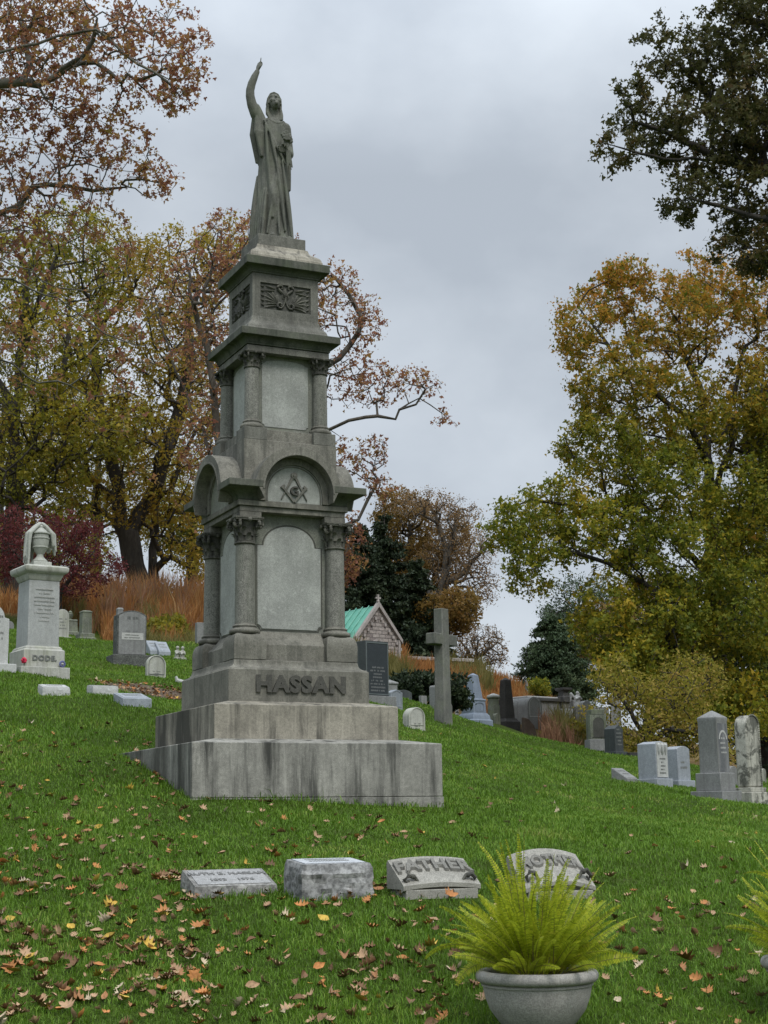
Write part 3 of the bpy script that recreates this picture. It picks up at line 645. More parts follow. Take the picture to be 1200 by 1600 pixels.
# bent arm holding the flowers
chain(B, [(.165, .0, BZ+1.41), (.215, .02, BZ+1.14), (.175, -.13, BZ+1.07), (.115, -.185, BZ+1.075)], [.07, .055, .045, .034])
hand(B, (.115, -.185, BZ+1.075), (-1, -.18, .1), (.1, -.3, 1), (.1, 1, .1), 1.0, curl=-.9)
# feet
chain(B, [(-.09, -.13, BZ+.03), (-.10, -.25, BZ+.022)], [.045, .03]); chain(B, [(.11, -.12, BZ+.03), (.13, -.22, BZ+.022)], [.045, .03])
body = remesh(B.build('body', S_stone, stt), .0075, 2)
# hair
H_ = MB(); s0 = 0
H_.ball((0, .040, .045), .100, 18, 12, .90, .96, 1.05)
rr_ = random.Random(3)
for s in (-1, 1):
    for q in range(7):
        x0 = .012 + q*.011
        chain(H_, [(s*.006, -.062 + q*.012, .128 - q*.004), (s*(.05 + q*.004), -.058 + q*.012, .098), (s*(.086), -.025 + q*.014, .045), (s*(.088 + .005*(q % 2)), .008 + q*.010, -.01 - .005*q), (s*.078, .035 + q*.006, -.065 - .012*q)], [.009, .011, .012, .011, .009], 8)
for q in range(8):
    a = -1.3 + q*.37; chain(H_, [(.085*math.sin(a), .05 + .04*math.cos(a), -.03), (.095*math.sin(a), .065 + .03*math.cos(a), -.12), (.085*math.sin(a) + .012, .075 + .02*math.cos(a), -.20)], [.028, .026, .014], 8)
H_.xf(Mh); hair = remesh(H_.build('hair', S_stone, stt), .008, 1)
# robe: lofted drapery
Rb = MB(); nz_, nt_ = 110, 144
key = [ # z, cx, cy, rx, ry, fold depth
 (0.00, -.02, .0, .300, .262, .15), (0.04, -.018, .0, .285, .25, .17), (0.14, -.015, .0, .262, .235, .17), (.35, -.01, .0, .235, .212, .15), (.6, .0, .0, .212, .192, .12), (.85, .0, .0, .198, .178, .09),
 (1.05, .0, .0, .185, .158, .07), (1.2, .0, .0, .186, .150, .06), (1.32, .0, .0, .192, .140, .055), (1.40, .0, .0, .190, .125, .04), (1.455, .0, .0, .158, .110, .03), (1.49, .0, .0, .112, .092, .02), (1.51, .0, .0, .080, .075, 0)]
K = np.array(key)
rings = []
for i in range(nz_):
    z = 1.51 * i / (nz_ - 1); cx, cy, rx, ry, fd = [np.interp(z, K[:, 0], K[:, j]) for j in range(1, 6)]
    ring = []
    for j in range(nt_):
        th = 2*math.pi*j/nt_
        low = max(0, 1 - z/1.1)
        ph = th*11 + 1.2*math.sin(th*2 + 1) + .9*math.sin(z*3.0 + th) 
        f = abs(math.sin(ph*.5 + .4*math.sin(z*4+th*3)))**.7
        # long diagonal folds crossing the front
        dg = math.sin((th*3.0 + z*3.4)*2.2 + .7); dg = max(0, dg)**2
        g = .55*f*(.35 + .65*low) + .45*dg*(.4 + .6*math.sin(math.pi*min(1, z/1.3)))
        knee = .05*math.exp(-((z-.52)/.2)**2) * max(0, math.cos(th + math.pi/2 + .45))**4
        r = 1 - fd*1.5*(1 - g) + fd*.6
        x = cx + rx*r*math.cos(th); y = cy + ry*r*math.sin(th) - knee
        ring.append((x, y, BZ + z))
    rings.append(ring)
Rb.rings(rings)
# overfold hanging at hip, neckline swags, girdle folds
def swag(m, a, b, sag, r, n=9, fwd=.0):
    P = []; 
    for i in range(n):
        t = i/(n-1); x = a[0]+(b[0]-a[0])*t; y = a[1]+(b[1]-a[1])*t - fwd*math.sin(math.pi*t); z = a[2]+(b[2]-a[2])*t - sag*math.sin(math.pi*t); P.append((x, y, z))
    chain(m, P, [r*(.6+.5*math.sin(math.pi*i/(n-1))) for i in range(n)], 8)
for q, (sg, fw_, rr) in enumerate([(.055, .03, .016), (.10, .035, .017), (.15, .035, .016), (.205, .03, .015)]):
    swag(Rb, (-.105-.014*q, -.075, BZ+1.485-.012*q), (.115+.014*q, -.075, BZ+1.48-.012*q), sg, rr, fwd=fw_)
swag(Rb, (-.16, -.10, BZ+1.44), (.10, -.17, BZ+.92), .03, .018, fwd=.03)
swag(Rb, (-.12, -.11, BZ+1.46), (.02, -.19, BZ+.70), .02, .020, fwd=.02)
swag(Rb, (-.15, -.12, BZ+1.38), (-.09, -.22, BZ+.25), .0, .024, fwd=-.01)
swag(Rb, (-.03, -.19, BZ+.95), (.07, -.245, BZ+.10), .0, .024, fwd=.0)
swag(Rb, (.05, -.19, BZ+.95), (.16, -.22, BZ+.06), .0, .022, fwd=.0)
swag(Rb, (-.02, -.19, BZ+.80), (-.17, -.225, BZ+.05), .0, .022, fwd=.0)
swag(Rb, (-.02, -.2, BZ+.55), (-.02, -.27, BZ+.04), .0, .018, fwd=-.01)
swag(Rb, (.17, -.05, BZ+1.3), (.20, -.07, BZ+.66), .0, .028, fwd=.01)
swag(Rb, (.19, -.03, BZ+.66), (.245, -.06, BZ+.04), .0, .03, fwd=-.02)
# mantle tail trailing at viewer's left foot
swag(Rb, (-.19, .05, BZ+.8), (-.30, .02, BZ+.03), .0, .035, fwd=0)
for q in range(5): swag(Rb, (-.2 + .01*q, .03 - .05*q, BZ+.6), (-.285 + .012*q, -.02 - .05*q, BZ+.02), .0, .02, fwd=0)
# wide sleeve hanging from the raised arm
for q in range(9):
    t = q/8; px_ = -.235 + .10*t; pz_ = BZ + 1.60 - .20*t
    chain(Rb, [(px_, .035, pz_), (px_-.025*(1-t) - .01, .05, BZ+1.30), (-.205 + .05*t + .012*math.sin(q*2.4), .055 - .02*(q % 2), BZ+.99 + .05*math.sin(q*1.7) + .02*t)], [.03, .034 + .008*(q % 2), .020], 8)
    chain(Rb, [(px_, -.045, pz_), (px_-.02*(1-t) - .005, -.065, BZ+1.30), (-.20 + .07*t, -.07 + .025*(q % 2), BZ+1.04 + .04*math.cos(q*2.1))], [.024, .028 + .006*(q % 2), .016], 8)
chain(Rb, [(-.17, 0, BZ+1.43), (-.25, -.012, BZ+1.59)], [.09, .072])
# shorter sleeve over the bent arm
chain(Rb, [(.16, 0, BZ+1.41), (.205, .015, BZ+1.18)], [.085, .075]); chain(Rb, [(.205, .015, BZ+1.18), (.20, -.05, BZ+1.10), (.175, -.10, BZ+1.07)], [.075, .062, .052])
for q in range(4): chain(Rb, [(.205 + .01*q, -.02 + .03*q, BZ+1.15), (.215, -.03 + .03*q, BZ+.96 + .02*q), (.205, -.03+.03*q, BZ+.80 + .04*q)], [.03, .024, .012], 8)
robe = remesh(Rb.build('robe', S_stone, stt), .0075, 0)
# flowers held against the chest
Fl = MB()
for (x, y, z) in [(.045, -.235, 1.235), (.085, -.245, 1.255), (.125, -.225, 1.235), (.065, -.25, 1.20), (.105, -.25, 1.205), (.145, -.22, 1.19)]:
    for k in range(5):
        a = k*2*math.pi/5 + x*40; Fl.ball((x + .024*math.cos(a), y - .012, BZ + z + .024*math.sin(a)), .018, 8, 6)
    Fl.ball((x, y - .016, BZ+z), .011, 8, 6); capsule(Fl, (x, y, BZ+z), (.10, -.215, BZ+1.08), .010, .012, 6)
for q in range(5): capsule(Fl, (.095 + .012*q, -.215, BZ+1.08), (.11 + .018*q, -.21 - .005*(q % 2), BZ+.85 + .03*(q % 3)), .011, .007, 6)
for q in range(3): chain(Fl, [(.10, -.215, BZ+1.10), (.05 + .03*q, -.23, BZ+1.14), (.02 + .04*q, -.24, BZ+1.12 - .02*q)], [.012, .018, .006], 6)
remesh(Fl.build('flowers', S_stone, stt), .007, 1)

for o_ in stt.children:
    if o_.name.split('.')[0] in ('body', 'hair', 'robe', 'flowers'):
        o_.data.transform(Matrix.Translation((0, 0, BZ)) @ Matrix.Diagonal((1.0, 1.04, 1.14, 1)) @ Matrix.Translation((0, 0, -BZ)))

# ================================================================== gravestones
W_marble = stone('white_marble', (0.42, 0.42, 0.38), .15, .15, streak=.55, stain=(.16, .16, .13), fine=60, moss=.4, mosscol=(.30, .32, .22), streak_freq=9)
W_clean = stone('pale_marble', (0.46, 0.465, 0.45), .12, .15, streak=.2, stain=(.25, .25, .24), fine=60)
W_old = stone('weathered_marble', (0.44, 0.43, 0.37), .2, .2, blotch=.8, stain=(.05, .052, .043), fine=60, streak=.8, streak_freq=6)
GR_mid = stone('grey_granite', (0.235, 0.238, 0.232), .15, .3, streak=.5, stain=(.12, .12, .115), fine=110)
GR_blue = stone('blue_grey_marble', (0.21, 0.25, 0.31), .15, .15, streak=.35, stain=(.10, .12, .15), fine=60)
GR_bluepale = stone('pale_blue_granite', (0.30, 0.325, 0.355), .12, .2, streak=.35, stain=(.2, .21, .23), fine=80)
GR_dark = stone('dark_granite', (0.055, 0.062, 0.064), .2, .25, streak=.4, stain=(.10, .11, .10), fine=90, rough=.55)
GR_pol = stone('polished_dark', (0.035, 0.042, 0.046), .1, .2, fine=90, rough=.3)
GR_rough = stone('rock_faced', (0.27, 0.27, 0.265), .35, .45, fine=22, bump=1.0, blotch=.3, stain=(.10, .10, .10))
GR_darkrough = stone('dark_rock_faced', (0.11, 0.115, 0.105), .3, .4, fine=30, bump=1.0, blotch=.4)
GR_moss = stone('mossy_stone', (0.17, 0.18, 0.145), .3, .3, streak=.7, stain=(.05, .055, .04), moss=.5, mosscol=(.14, .17, .08), fine=60)
GR_top = stone('pale_granite_top', (0.42, 0.44, 0.46), .08, .28, fine=120)
BROWN = stone('brown_stone', (0.085, 0.06, 0.045), .25, .3, fine=50, moss=.2, mosscol=(.12, .11, .07))
CARV = plain('carved_shadow', (0.16, 0.165, 0.155)); CARVL = plain('carved_light', (0.42, 0.42, 0.40)); CARVW = plain('inscription_pale', (.15, .155, .155))

def outline(w, h, top):
    """head shape of a tablet, counter-clockwise from lower left (x-z)"""
    P = [(-w/2, 0), (w/2, 0)]
    if top == 'round':
        r = w/2; P += [(r*math.cos(a), h - r + r*math.sin(a)) for a in np.linspace(0.0, math.pi, 19)]
    elif top == 'segment':
        s = w*.16; R = (w*w/4 + s*s)/(2*s); a0 = math.asin(w/2/R)
        P += [(R*math.sin(a), h - R + R*math.cos(a)) for a in np.linspace(a0, -a0, 13)]
    elif top == 'point':
        P += [(w/2, h*.93), (0, h), (-w/2, h*.93)]
    elif top == 'shoulder':
        r = w*.36; P += [(w/2, h - r*1.1), (r, h - r*1.0)] + [(r*math.cos(a), h - r + r*math.sin(a)) for a in np.linspace(.1, math.pi - .1, 13)] + [(-r, h - r*1.0), (-w/2, h - r*1.1)]
    elif top == 'ogee':
        P += [(w/2, h*.86), (w*.36, h*.90), (w*.2, h*.95), (0, h), (-w*.2, h*.95), (-w*.36, h*.90), (-w/2, h*.86)]
    else: P += [(w/2, h), (-w/2, h)]
    return P
def inscript(t, w, z0, z1, y, mat, rows, seed=0, name='inscription', h=None):
    """rows of worn, unreadable cut letters"""
    m = MB(); rr = random.Random(seed); n = rows; gap = (z1 - z0) / n; h = h or gap*.5
    for i in range(n):
        z = z1 - (i + .5) * gap; ww = w * rr.choice([.95, .8, .6, .9, .5]); x = -ww/2
        while x < ww/2:
            l = h * rr.uniform(.25, .5)
            if rr.random() > .14: m.box(x, x + l, y - .002, y + .004, z - h/2*rr.uniform(.6, 1), z + h/2*rr.uniform(.6, 1))
            x += l + h*.18
    return m.build(name, mat, t, smooth=False)
def headstone(key, label, w, h, d, top, rz, mat, bases=(), group=None, ins=None, insmat=None, name='headstone', cat='headstone', lean=0.0, basemat=None, sidemat=None, inset=None, rows=5, seed=1, bev=.008, loc=None):
    p = loc if loc is not None else foot(key); t = empty(name, label, cat, p, R_(rz), group); z = -.12
    for (bw, bd, bh) in bases:
        m = MB(); m.box(-bw/2, bw/2, -bd/2, bd/2, z if z > 0 else -.35, max(z, 0) + bh); m.build('base', basemat or mat, t, bevel=.012); z = max(z, 0) + bh
    z = max(z, 0)
    P = [(x, zz + z - (.25 if (zz == 0 and z == 0) else .0)) for x, zz in outline(w, h, top)]
    m = MB(); m.prism(P, -d/2, d/2); tb = m.build('tablet', mat, t, bevel=bev)
    if inset:     # raised or sunk panel following the head
        k = inset; P2 = [(x*k, z + h*(1-k)*.9 + zz*k*.97) for x, zz in outline(w, h, top)]
        P1 = [(x*(k+.05), z + h*(1-k)*.8 + zz*(k+.045)*.965) for x, zz in outline(w, h, top)]
        m = MB(); m.band([*P2, P2[0]], [*P1, P1[0]], -d/2 - .012, -d/2 + .004); m.build('border', insmat or mat, tb, smooth=False)
    if ins: inscript(tb, w*ins[0], z + h*ins[1], z + h*ins[2], -d/2 - .001, insmat or CARV, rows, seed)
    if lean: t.rotation_euler = (0, lean, R_(rz))
    return t, z
def slant(key, label, w, l, hb, hf, rz, mat, topmat=None, name='grave_marker', group=None, rough=0, ins=True, drop=.0, seed=2, title=None):
    """low block marker: sloping inscribed top, rough sides"""
    p = foot(key, -drop); t = empty(name, label, 'grave marker', p, R_(rz), group)
    V = [(-w/2, -l/2, -.15), (w/2, -l/2, -.15), (w/2, l/2, -.15), (-w/2, l/2, -.15), (-w/2, -l/2, hf), (w/2, -l/2, hf), (w/2, l/2, hb), (-w/2, l/2, hb)]
    if rough:
        import bmesh
        bm = bmesh.new(); vs = [bm.verts.new(v) for v in V]
        for f in [(0,3,2,1),(4,5,6,7),(0,1,5,4),(1,2,6,5),(2,3,7,6),(3,0,4,7)]: bm.faces.new([vs[i] for i in f])
        bmesh.ops.subdivide_edges(bm, edges=bm.edges, cuts=11, use_grid_fill=True)
        rr = np.random.default_rng(seed); from mathutils import noise as mn
        for v in bm.verts:
            c = v.co; topz = hf + (hb - hf)*(c.y + l/2)/l
            if c.z < topz - .004:
                k = min(1, (topz - c.z)/.05); q = mn.noise_vector(c*9) * .6 + mn.noise_vector(c*26)*.5
                out = .035*rough*k*(.35 + abs(q.x)*1.6)
                c.y -= out if c.y < -l/2 + .004 else (-out if c.y > l/2 - .004 else 0); c.x -= out*.8 if c.x < -w/2 + .004 else (-out*.8 if c.x > w/2 - .004 else 0); c.z += q.z*.012*k
        me = bpy.data.meshes.new('block'); bm.to_mesh(me); bm.free(); blk = finish(me, 'block', mat, t, angle=14)
    else:
        m = MB(); m.add(V, [(0,3,2,1),(4,5,6,7),(0,1,5,4),(1,2,6,5),(2,3,7,6),(3,0,4,7)]); blk = m.build('block', mat, t, bevel=.008)
    if ins:
        sl = math.atan2(hb - hf, l); ln = math.hypot(l, hb - hf); Mt = Matrix.Translation((0, 0, (hb+hf)/2 + .003)) @ Matrix.Rotation(sl, 4, 'X')
        m = MB(); m.box(-w*.45, w*.45, -ln*.42, ln*.42, -.004, .003); m.xf(Mt); fc = m.build('face', topmat or mat, t)
        if title:
            for i, (s, size) in enumerate(title):
                me = text(s, size, .006, sx=1.05, bold=.0015); me.transform(Matrix.Rotation(R_(-90), 4, 'X')); me.transform(Mt @ Matrix.Translation((0, ln*.17 - ln*.36*i, .006)))
                finish(me, 'lettering', CARVG, fc, smooth=False)
        else:
            m = MB(); rr = random.Random(seed)
            for i in range(2):
                x = -w*.3
                while x < w*.3: a = rr.uniform(.008, .02); m.box(x, x+a, ln*(.12-.25*i), ln*(.12-.25*i)+ln*.12, .003, .0055); x += a + .01
            m.xf(Mt); m.build('inscription', CARV, fc, smooth=False)
    return t
CARVG = plain('cut_letter_grey', (0.17, 0.17, 0.165))

# ---- near front: the family markers
slant('ruth', 'low granite marker cut with RUTH B. HASSAN, leftmost of the front row', .60, .36, .175, .07, 22, stone('marker_rock', (.24, .235, .22), .3, .4, fine=30, bump=1, blotch=.2), stone('marker_face', (.30, .30, .295), .08, .3, fine=120), rough=.5, drop=.02, title=[('RUTH B. HASSAN', .072), ('1893    1976', .062)])
slant('block', 'tall rough-faced grey granite block between the RUTH marker and the FATHER stone', .50, .36, .275, .245, 22, GR_rough, GR_top, rough=1.0, drop=.03, seed=5)
def arched_stone(key, label, word, w, d, h, size, curve, kf):
    p = foot(key, -.01); t = empty('grave_marker', label, 'grave marker', p, R_(23))
    SF = stone('family_stone', (.30, .29, .255), .12, .3, fine=120, streak=.15)
    m = MB(); m.box(-w/2 + .02, w/2 - .02, -d/2 + .0, d/2, -.15, .055); m.build('base', SF, t, bevel=.008)
    n = 17; xs = np.linspace(-w/2, w/2, n); rings = []
    top = lambda x, k: h*k - (x*x)*curve
    for x in xs:
        f = top(x, kf); b = top(x, 1.0)
        rings.append([(x, -d/2 + .045, .056), (x, -d/2 + .045, f - .06), (x, -d/2 + .0, f - .045), (x, -d/2 + .0, f - .015), (x, -d/2 + .02, f), (x, d/2 - .02, b), (x, d/2, b - .02), (x, d/2, .056)])
    m = MB(); m.rings(rings); st = m.build('arched_top', SF, t, bevel=.005, angle=30)
    me = text(word, size, .035, sx=1.16, bold=.005, curve=None, spacing=1.08)
    me.transform(Matrix.Rotation(R_(-90), 4, 'X'))
    for v in me.vertices:
        x, y, z = v.co; ty = .5 + y/(d - .06); ty = min(max(ty, 0), 1)
        v.co = (x, y + .01, z + top(x, kf)*(1-ty) + top(x, 1.0)*ty + .014)
    finish(me, 'lettering', stone('raised_letter', (.185, .18, .16), .1, .3, fine=120), st, smooth=False)  # letters coloured darker than the stone, in place of their shaded edges
    m = MB()
    for s in (-1, 1):       # leafy scrolls on the front
        pts = [(.16, .075), (.19, .10), (.23, .105), (.26, .085), (.245, .07), (.225, .082)]
        m.tube([(s*x*w/.56, -d/2 + .035, z*h/.19) for x, z in pts], [.010, .015, .018, .015, .012, .008], 7)
        m.ball((s*.20*w/.56, -d/2 + .03, .10*h/.19), .02, 8, 6); m.ball((s*.15*w/.56, -d/2 + .035, .068*h/.19), .013, 8, 6)
    m.build('scroll_ornament', G_cap, t)
    return t
arched_stone('father', 'arched granite stone with raised word FATHER', 'FATHER', .60, .30, .275, .135, .24, .42)
arched_stone('mother', 'arched granite stone with raised word MOTHER behind the potted fern', 'MOTHER', .57, .30, .35, .10, .60, .40)

# ---- DODE monument with draped urn
p = foot('dode', -.05)
dd = empty('family_monument', 'pale marble pillar lettered DODE on its plinth, carrying a draped urn', 'monument', p, R_(33))
def bx(m, w, z0, z1, d=None): m.box(-w/2, w/2, -(d or w)/2, (d or w)/2, z0, z1)
part(lambda m: bx(m, .92, -.5, .13), 'base', W_marble, parent=dd, bevel=.01)
pb = part(lambda m: m.sq([(.385, .13), (.385, .44), (.35, .46), (.345, .49), (.31, .52)]), 'plinth', W_marble, parent=dd, bevel=.008)
put(text('DODE.', .125, .02, sx=1.1, bold=.006, spacing=1.15), 'lettering', CARV, pb, (.0, -.389, .29))
pl = part(lambda m: m.sq([(.30, .50), (.285, 1.72)]), 'pillar', stone('pillar_marble', (.36, .37, .36), .12, .15, streak=.35, stain=(.2, .2, .18), fine=60), parent=dd, bevel=.008)
inscript(pl, .40, .95, 1.6, -.302, CARVL, 9, 4)
part(lambda m: m.sq([(.29, 1.72), (.30, 1.735), (.33, 1.80), (.335, 1.83), (.40, 1.87), (.415, 1.91), (.415, 1.96), (.37, 1.99), (.20, 2.02)]), 'cornice', W_marble, parent=dd, bevel=.006)
ur = empty('draped_urn', 'white marble urn half covered by a hanging cloth, on the DODE pillar', 'urn', (p[0], p[1], p[2] + 2.0), R_(33))
UMAT = stone('urn_marble', (.40, .41, .37), .15, .15, streak=.5, stain=(.2, .21, .16), fine=60)
part(lambda m: m.sq([(.17, .0), (.17, .09)]), 'foot', UMAT, parent=ur, bevel=.006)
part(lambda m: m.lathe([(.14, .09), (.145, .12), (.10, .16), (.065, .20), (.06, .24), (.09, .28), (.135, .36), (.15, .365), (.15, .385), (.142, .39), (.155, .44), (.16, .52), (.172, .53), (.172, .55), (.15, .56), (.155, .58), (.15, .61), (.175, .625), (.172, .645), (.135, .66), (.09, .71), (.05, .74), (.055, .77), (.03, .80), (.005, .82)], n=28), 'vase', UMAT, parent=ur)
m = MB()
for i in range(34):
    a = i/34*2*math.pi; front = math.cos(a + math.pi/2)       # 1 at the front
    if front > .42: continue
    ln = .40 + .22*(1-front)*.5 + .07*math.sin(i*1.3); rr_ = .215 + .03*(i % 2)
    chain(m, [(.03*math.cos(a), .03*math.sin(a), .815), (.10*math.cos(a), .10*math.sin(a), .76), (rr_*math.cos(a), rr_*math.sin(a), .62), ((rr_+.02)*math.cos(a), (rr_+.02)*math.sin(a), .42), ((rr_+.045+.02*math.sin(i*1.9))*math.cos(a), (rr_+.03)*math.sin(a), max(.02, (.16 if math.cos(a) < -.1 else .40) - .09*math.sin(i*2.1) - .06*(i % 2)))], [.04, .044, .042, .036, .022], 6)
remesh(m.build('drape', UMAT, ur), .012, 1)

# ---- left hillside
headstone('white_edge', 'white carved marble tablet cut off at the left edge beside the DODE pillar', .62, 1.05, .16, 'shoulder', 33, W_clean, bases=((.85, .4, .12),), ins=(.8, .2, .85), rows=7)
slant('mk1', 'small white block marker in front of the DODE pillar', .42, .26, .17, .11, 28, W_clean, rough=.4, group=None)
slant('mk2', 'small white block marker midway between the other two flat markers', .42, .28, .16, .13, 30, W_clean, rough=.3, seed=8)
slant('mk3', 'pale blue slanted marker nearest the big monument steps', .46, .42, .17, .06, 30, GR_bluepale, GR_bluepale, seed=9)
t, z = headstone('big_grey', 'large grey rock-edged headstone with arched head on the left slope', .70, 1.05, .36, 'segment', 26, GR_darkrough, bases=((.95, .6, .2),), basemat=GR_darkrough)
m = MB(); P = [(x*.92, z + .02 + zz*.95) for x, zz in outline(.70, 1.05, 'segment')]; m.prism(P, -.192, -.17); fc = m.build('polished_face', GR_mid, t, bevel=.004)
m = MB(); m.box(-.25, .27, -.197, -.19, z + .36, z + .52); m.build('name_tablet', CARVL, t)
inscript(fc, .48, z + .52, z + .60, -.1925, CARVW, 1, 7, h=.05); inscript(fc, .42, z + .38, z + .50, -.1985, CARV, 2, 8, h=.035)
inscript(fc, .48, z + .82, z + .92, -.1925, plain('raised_name', (.08, .085, .08)), 1, 5, h=.08, name='raised_name')
m = MB(); m.sq([(.07, z + 1.0), (.065, z + 1.09), (.075, z + 1.12), (.05, z + 1.16)], (-.18, .25)); m.build('finial', GR_mid, t)
headstone('round_l', 'small white round-topped stone with a carved wreath, right of the large grey headstone', .44, .52, .12, 'round', 28, W_marble, ins=(.5, .1, .35), inset=.78, rows=3, insmat=CARV)
for i, (k, lb) in enumerate([('slant1', 'left one of two tilted bluish slant markers'), ('slant2', 'right one of two tilted bluish slant markers')]):
    slant(k, lb, .36, .34, .40, .08, 32, GR_bluepale, GR_bluepale, group='tilted bluish slant markers', seed=20+i)
def lamb(key, label, s=1.0):
    p = foot(key); t = empty('carved_figure', label, 'sculpture', p, R_(30))
    m = MB(); m.box(-.09, .09, -.08, .08, -.1, .07); m.build('pedestal', W_marble, t, bevel=.01)
    m = MB(); chain(m, [(0, .02, .10), (0, 0, .22), (0, -.01, .27)], [.07, .06, .04]); m.ball((0, -.02, .34), .05, 10, 8); chain(m, [(-.06, 0, .24), (-.05, -.06, .16), (0, -.08, .20)], [.025, .02, .018], 8); chain(m, [(.06, 0, .24), (.05, -.06, .16), (0, -.08, .20)], [.025, .02, .018], 8)
    remesh(m.build('cherub', W_marble, t), .012, 1)
lamb('figs', 'left of two small white carved cherubs beside the orange grass'); lamb('figs2', 'right of two small white carved cherubs, next to the granite steps')
headstone('tab_l', 'tall white round-topped tablet standing behind the DODE pillar', .46, .95, .14, 'round', 30, W_marble, bases=((.62, .34, .14),), ins=(.7, .25, .7), rows=4)
def pedestal_stone(key, label, w, prof, mat, name='pedestal_monument', top=None, rz=30, cat='monument'):
    p = foot(key); t = empty(name, label, cat, p, R_(rz)); m = MB(); m.sq([(a, b) for a, b in prof]); m.build('pedestal', mat, t, bevel=.008)
    if top: m = MB(); m.lathe(top, n=16); m.build('finial', mat, t)
    return t
pedestal_stone('urn_ped', 'dark mossy pedestal with a little urn finial, left hillside', .3, [(.27, -.2), (.27, .05), (.23, .07), (.21, .45), (.23, .47), (.20, .52)], GR_moss, top=[(.07, .52), (.05, .56), (.10, .66), (.11, .74), (.07, .76), (.08, .80), (.02, .86)])
pedestal_stone('col_l', 'square grey column stone on stepped base behind the DODE pillar', .3, [(.28, -.2), (.28, .12), (.24, .14), (.24, .26), (.17, .28), (.155, .95), (.17, .97), (.17, 1.0), (.12, 1.03)], GR_moss)
pedestal_stone('thin_l', 'slender grey post behind the large grey headstone', .1, [(.11, -.3), (.10, .75), (.12, .77), (.07, .85)], GR_mid, name='grave_post', cat='grave post', top=[(.06, .85), (.09, .92), (.05, .98), (.01, 1.0)])
pedestal_stone('blue_urn', 'low blue-grey urn stone left of the large grey headstone', .2, [(.22, -.2), (.22, .1), (.15, .12), (.13, .24)], GR_blue, top=[(.08, .24), (.07, .28), (.17, .36), (.18, .44), (.10, .50), (.04, .56)])
headstone('small_l', 'tiny grey tablet at the far left edge of the ridge', .34, .42, .12, 'round', 30, GR_mid)
p = foot('frag', .0); t = empty('broken_stone', 'curved white broken piece of stone lying beside the monument steps', 'stone', p, R_(20))
m = MB(); m.tube([(-.12, 0, .14), (-.10, 0, .06), (.02, 0, .02), (.14, 0, .03), (.22, .02, .02)], [.025, .045, .05, .035, .02], 8); m.build('fragment', W_clean, t)
headstone('stub', 'dark grey stone partly hidden behind the left column', .40, .62, .2, 'flat', 28, GR_mid)

# ---- middle
t, z = headstone('dark_mid', 'big dark polished headstone just right of the name block', .78, 1.42, .62, 'flat', 40, GR_dark, bases=((1.05, .9, .2),), basemat=GR_mid)
m = MB(); m.prism([(x*.86, z + .06 + zz*.90) for x, zz in outline(.78, 1.42, 'flat')], -.322, -.30); fc = m.build('polished_face', GR_pol, t, bevel=.006)
m = MB(); P = [(-.37, z + .04), (.37, z + .04), (.37, z + 1.39), (-.37, z + 1.39)]; Q = [(-.345, z + .065), (.345, z + .065), (.345, z + 1.36), (-.345, z + 1.36)]; m.band([*Q, Q[0]], [*P, P[0]], -.326, -.305); m.build('frame', stone('frame_grey', (.13, .15, .15), .1, .2), t, smooth=False)
inscript(fc, .5, z + .1, z + .78, -.3235, CARVW, 8, 3, h=.05)
pedestal_stone('cap_pil', 'short grey pillar with pyramid cap behind the dark headstone', .3, [(.24, -.2), (.24, .38), (.27, .40), (.27, .45), (.06, .56)], GR_mid, name='grave_pillar', cat='grave pillar')
headstone('blue_hs', 'bluish headstone with carved gothic panel at the step edge', .40, .62, .26, 'ogee', 35, GR_bluepale, inset=.72, ins=(.4, .1, .4), rows=3)
headstone('dark_low', 'low dark round-shouldered stone behind the bluish headstone', .60, .42, .3, 'segment', 35, GR_dark)
headstone('wee', 'tiny pale stone between the dark low stone and the bush', .16, .34, .12, 'flat', 35, W_marble)
headstone('grey_tab', 'small upright grey tablet with white top before the bush', .24, .44, .14, 'flat', 40, GR_mid, ins=(.6, .2, .7), rows=3)
headstone('round_m', 'white round-topped stone with arched border just left of the cross', .42, .46, .24, 'round', 34, W_marble, inset=.78, ins=(.5, .08, .3), rows=2)
p = foot('cross', -.05); t = empty('stone_cross', 'tall weathered grey stone cross standing on the lawn', 'cross', p, R_(54))
CM = stone('cross_stone', (.13, .131, .115), .25, .3, streak=.8, stain=(.09, .095, .085), fine=90, streak_freq=5, moss=.3, mosscol=(.16, .18, .11))
m = MB(); m.rings([[(-.17, -.15, -.4), (.17, -.15, -.4), (.17, .15, -.4), (-.17, .15, -.4)], [(-.17, -.15, .45), (.17, -.15, .45), (.17, .15, .45), (-.17, .15, .45)], [(-.15, -.135, .5), (.15, -.135, .5), (.15, .135, .5), (-.15, .135, .5)], [(-.14, -.12, 2.72), (.14, -.12, 2.72), (.14, .12, 2.72), (-.14, .12, 2.72)]]); m.build('shaft', CM, t, bevel=.02)
for s in (-1, 1):
    m = MB(); m.box(.142 if s > 0 else -.48, .48 if s > 0 else -.142, -.125, .125, 1.86, 2.12); m.build('arm', CM, t, bevel=.02)
headstone('thin_w', 'narrow pale slab seen edge-on behind the stone cross', .14, .72, .3, 'round', 40, GR_mid)

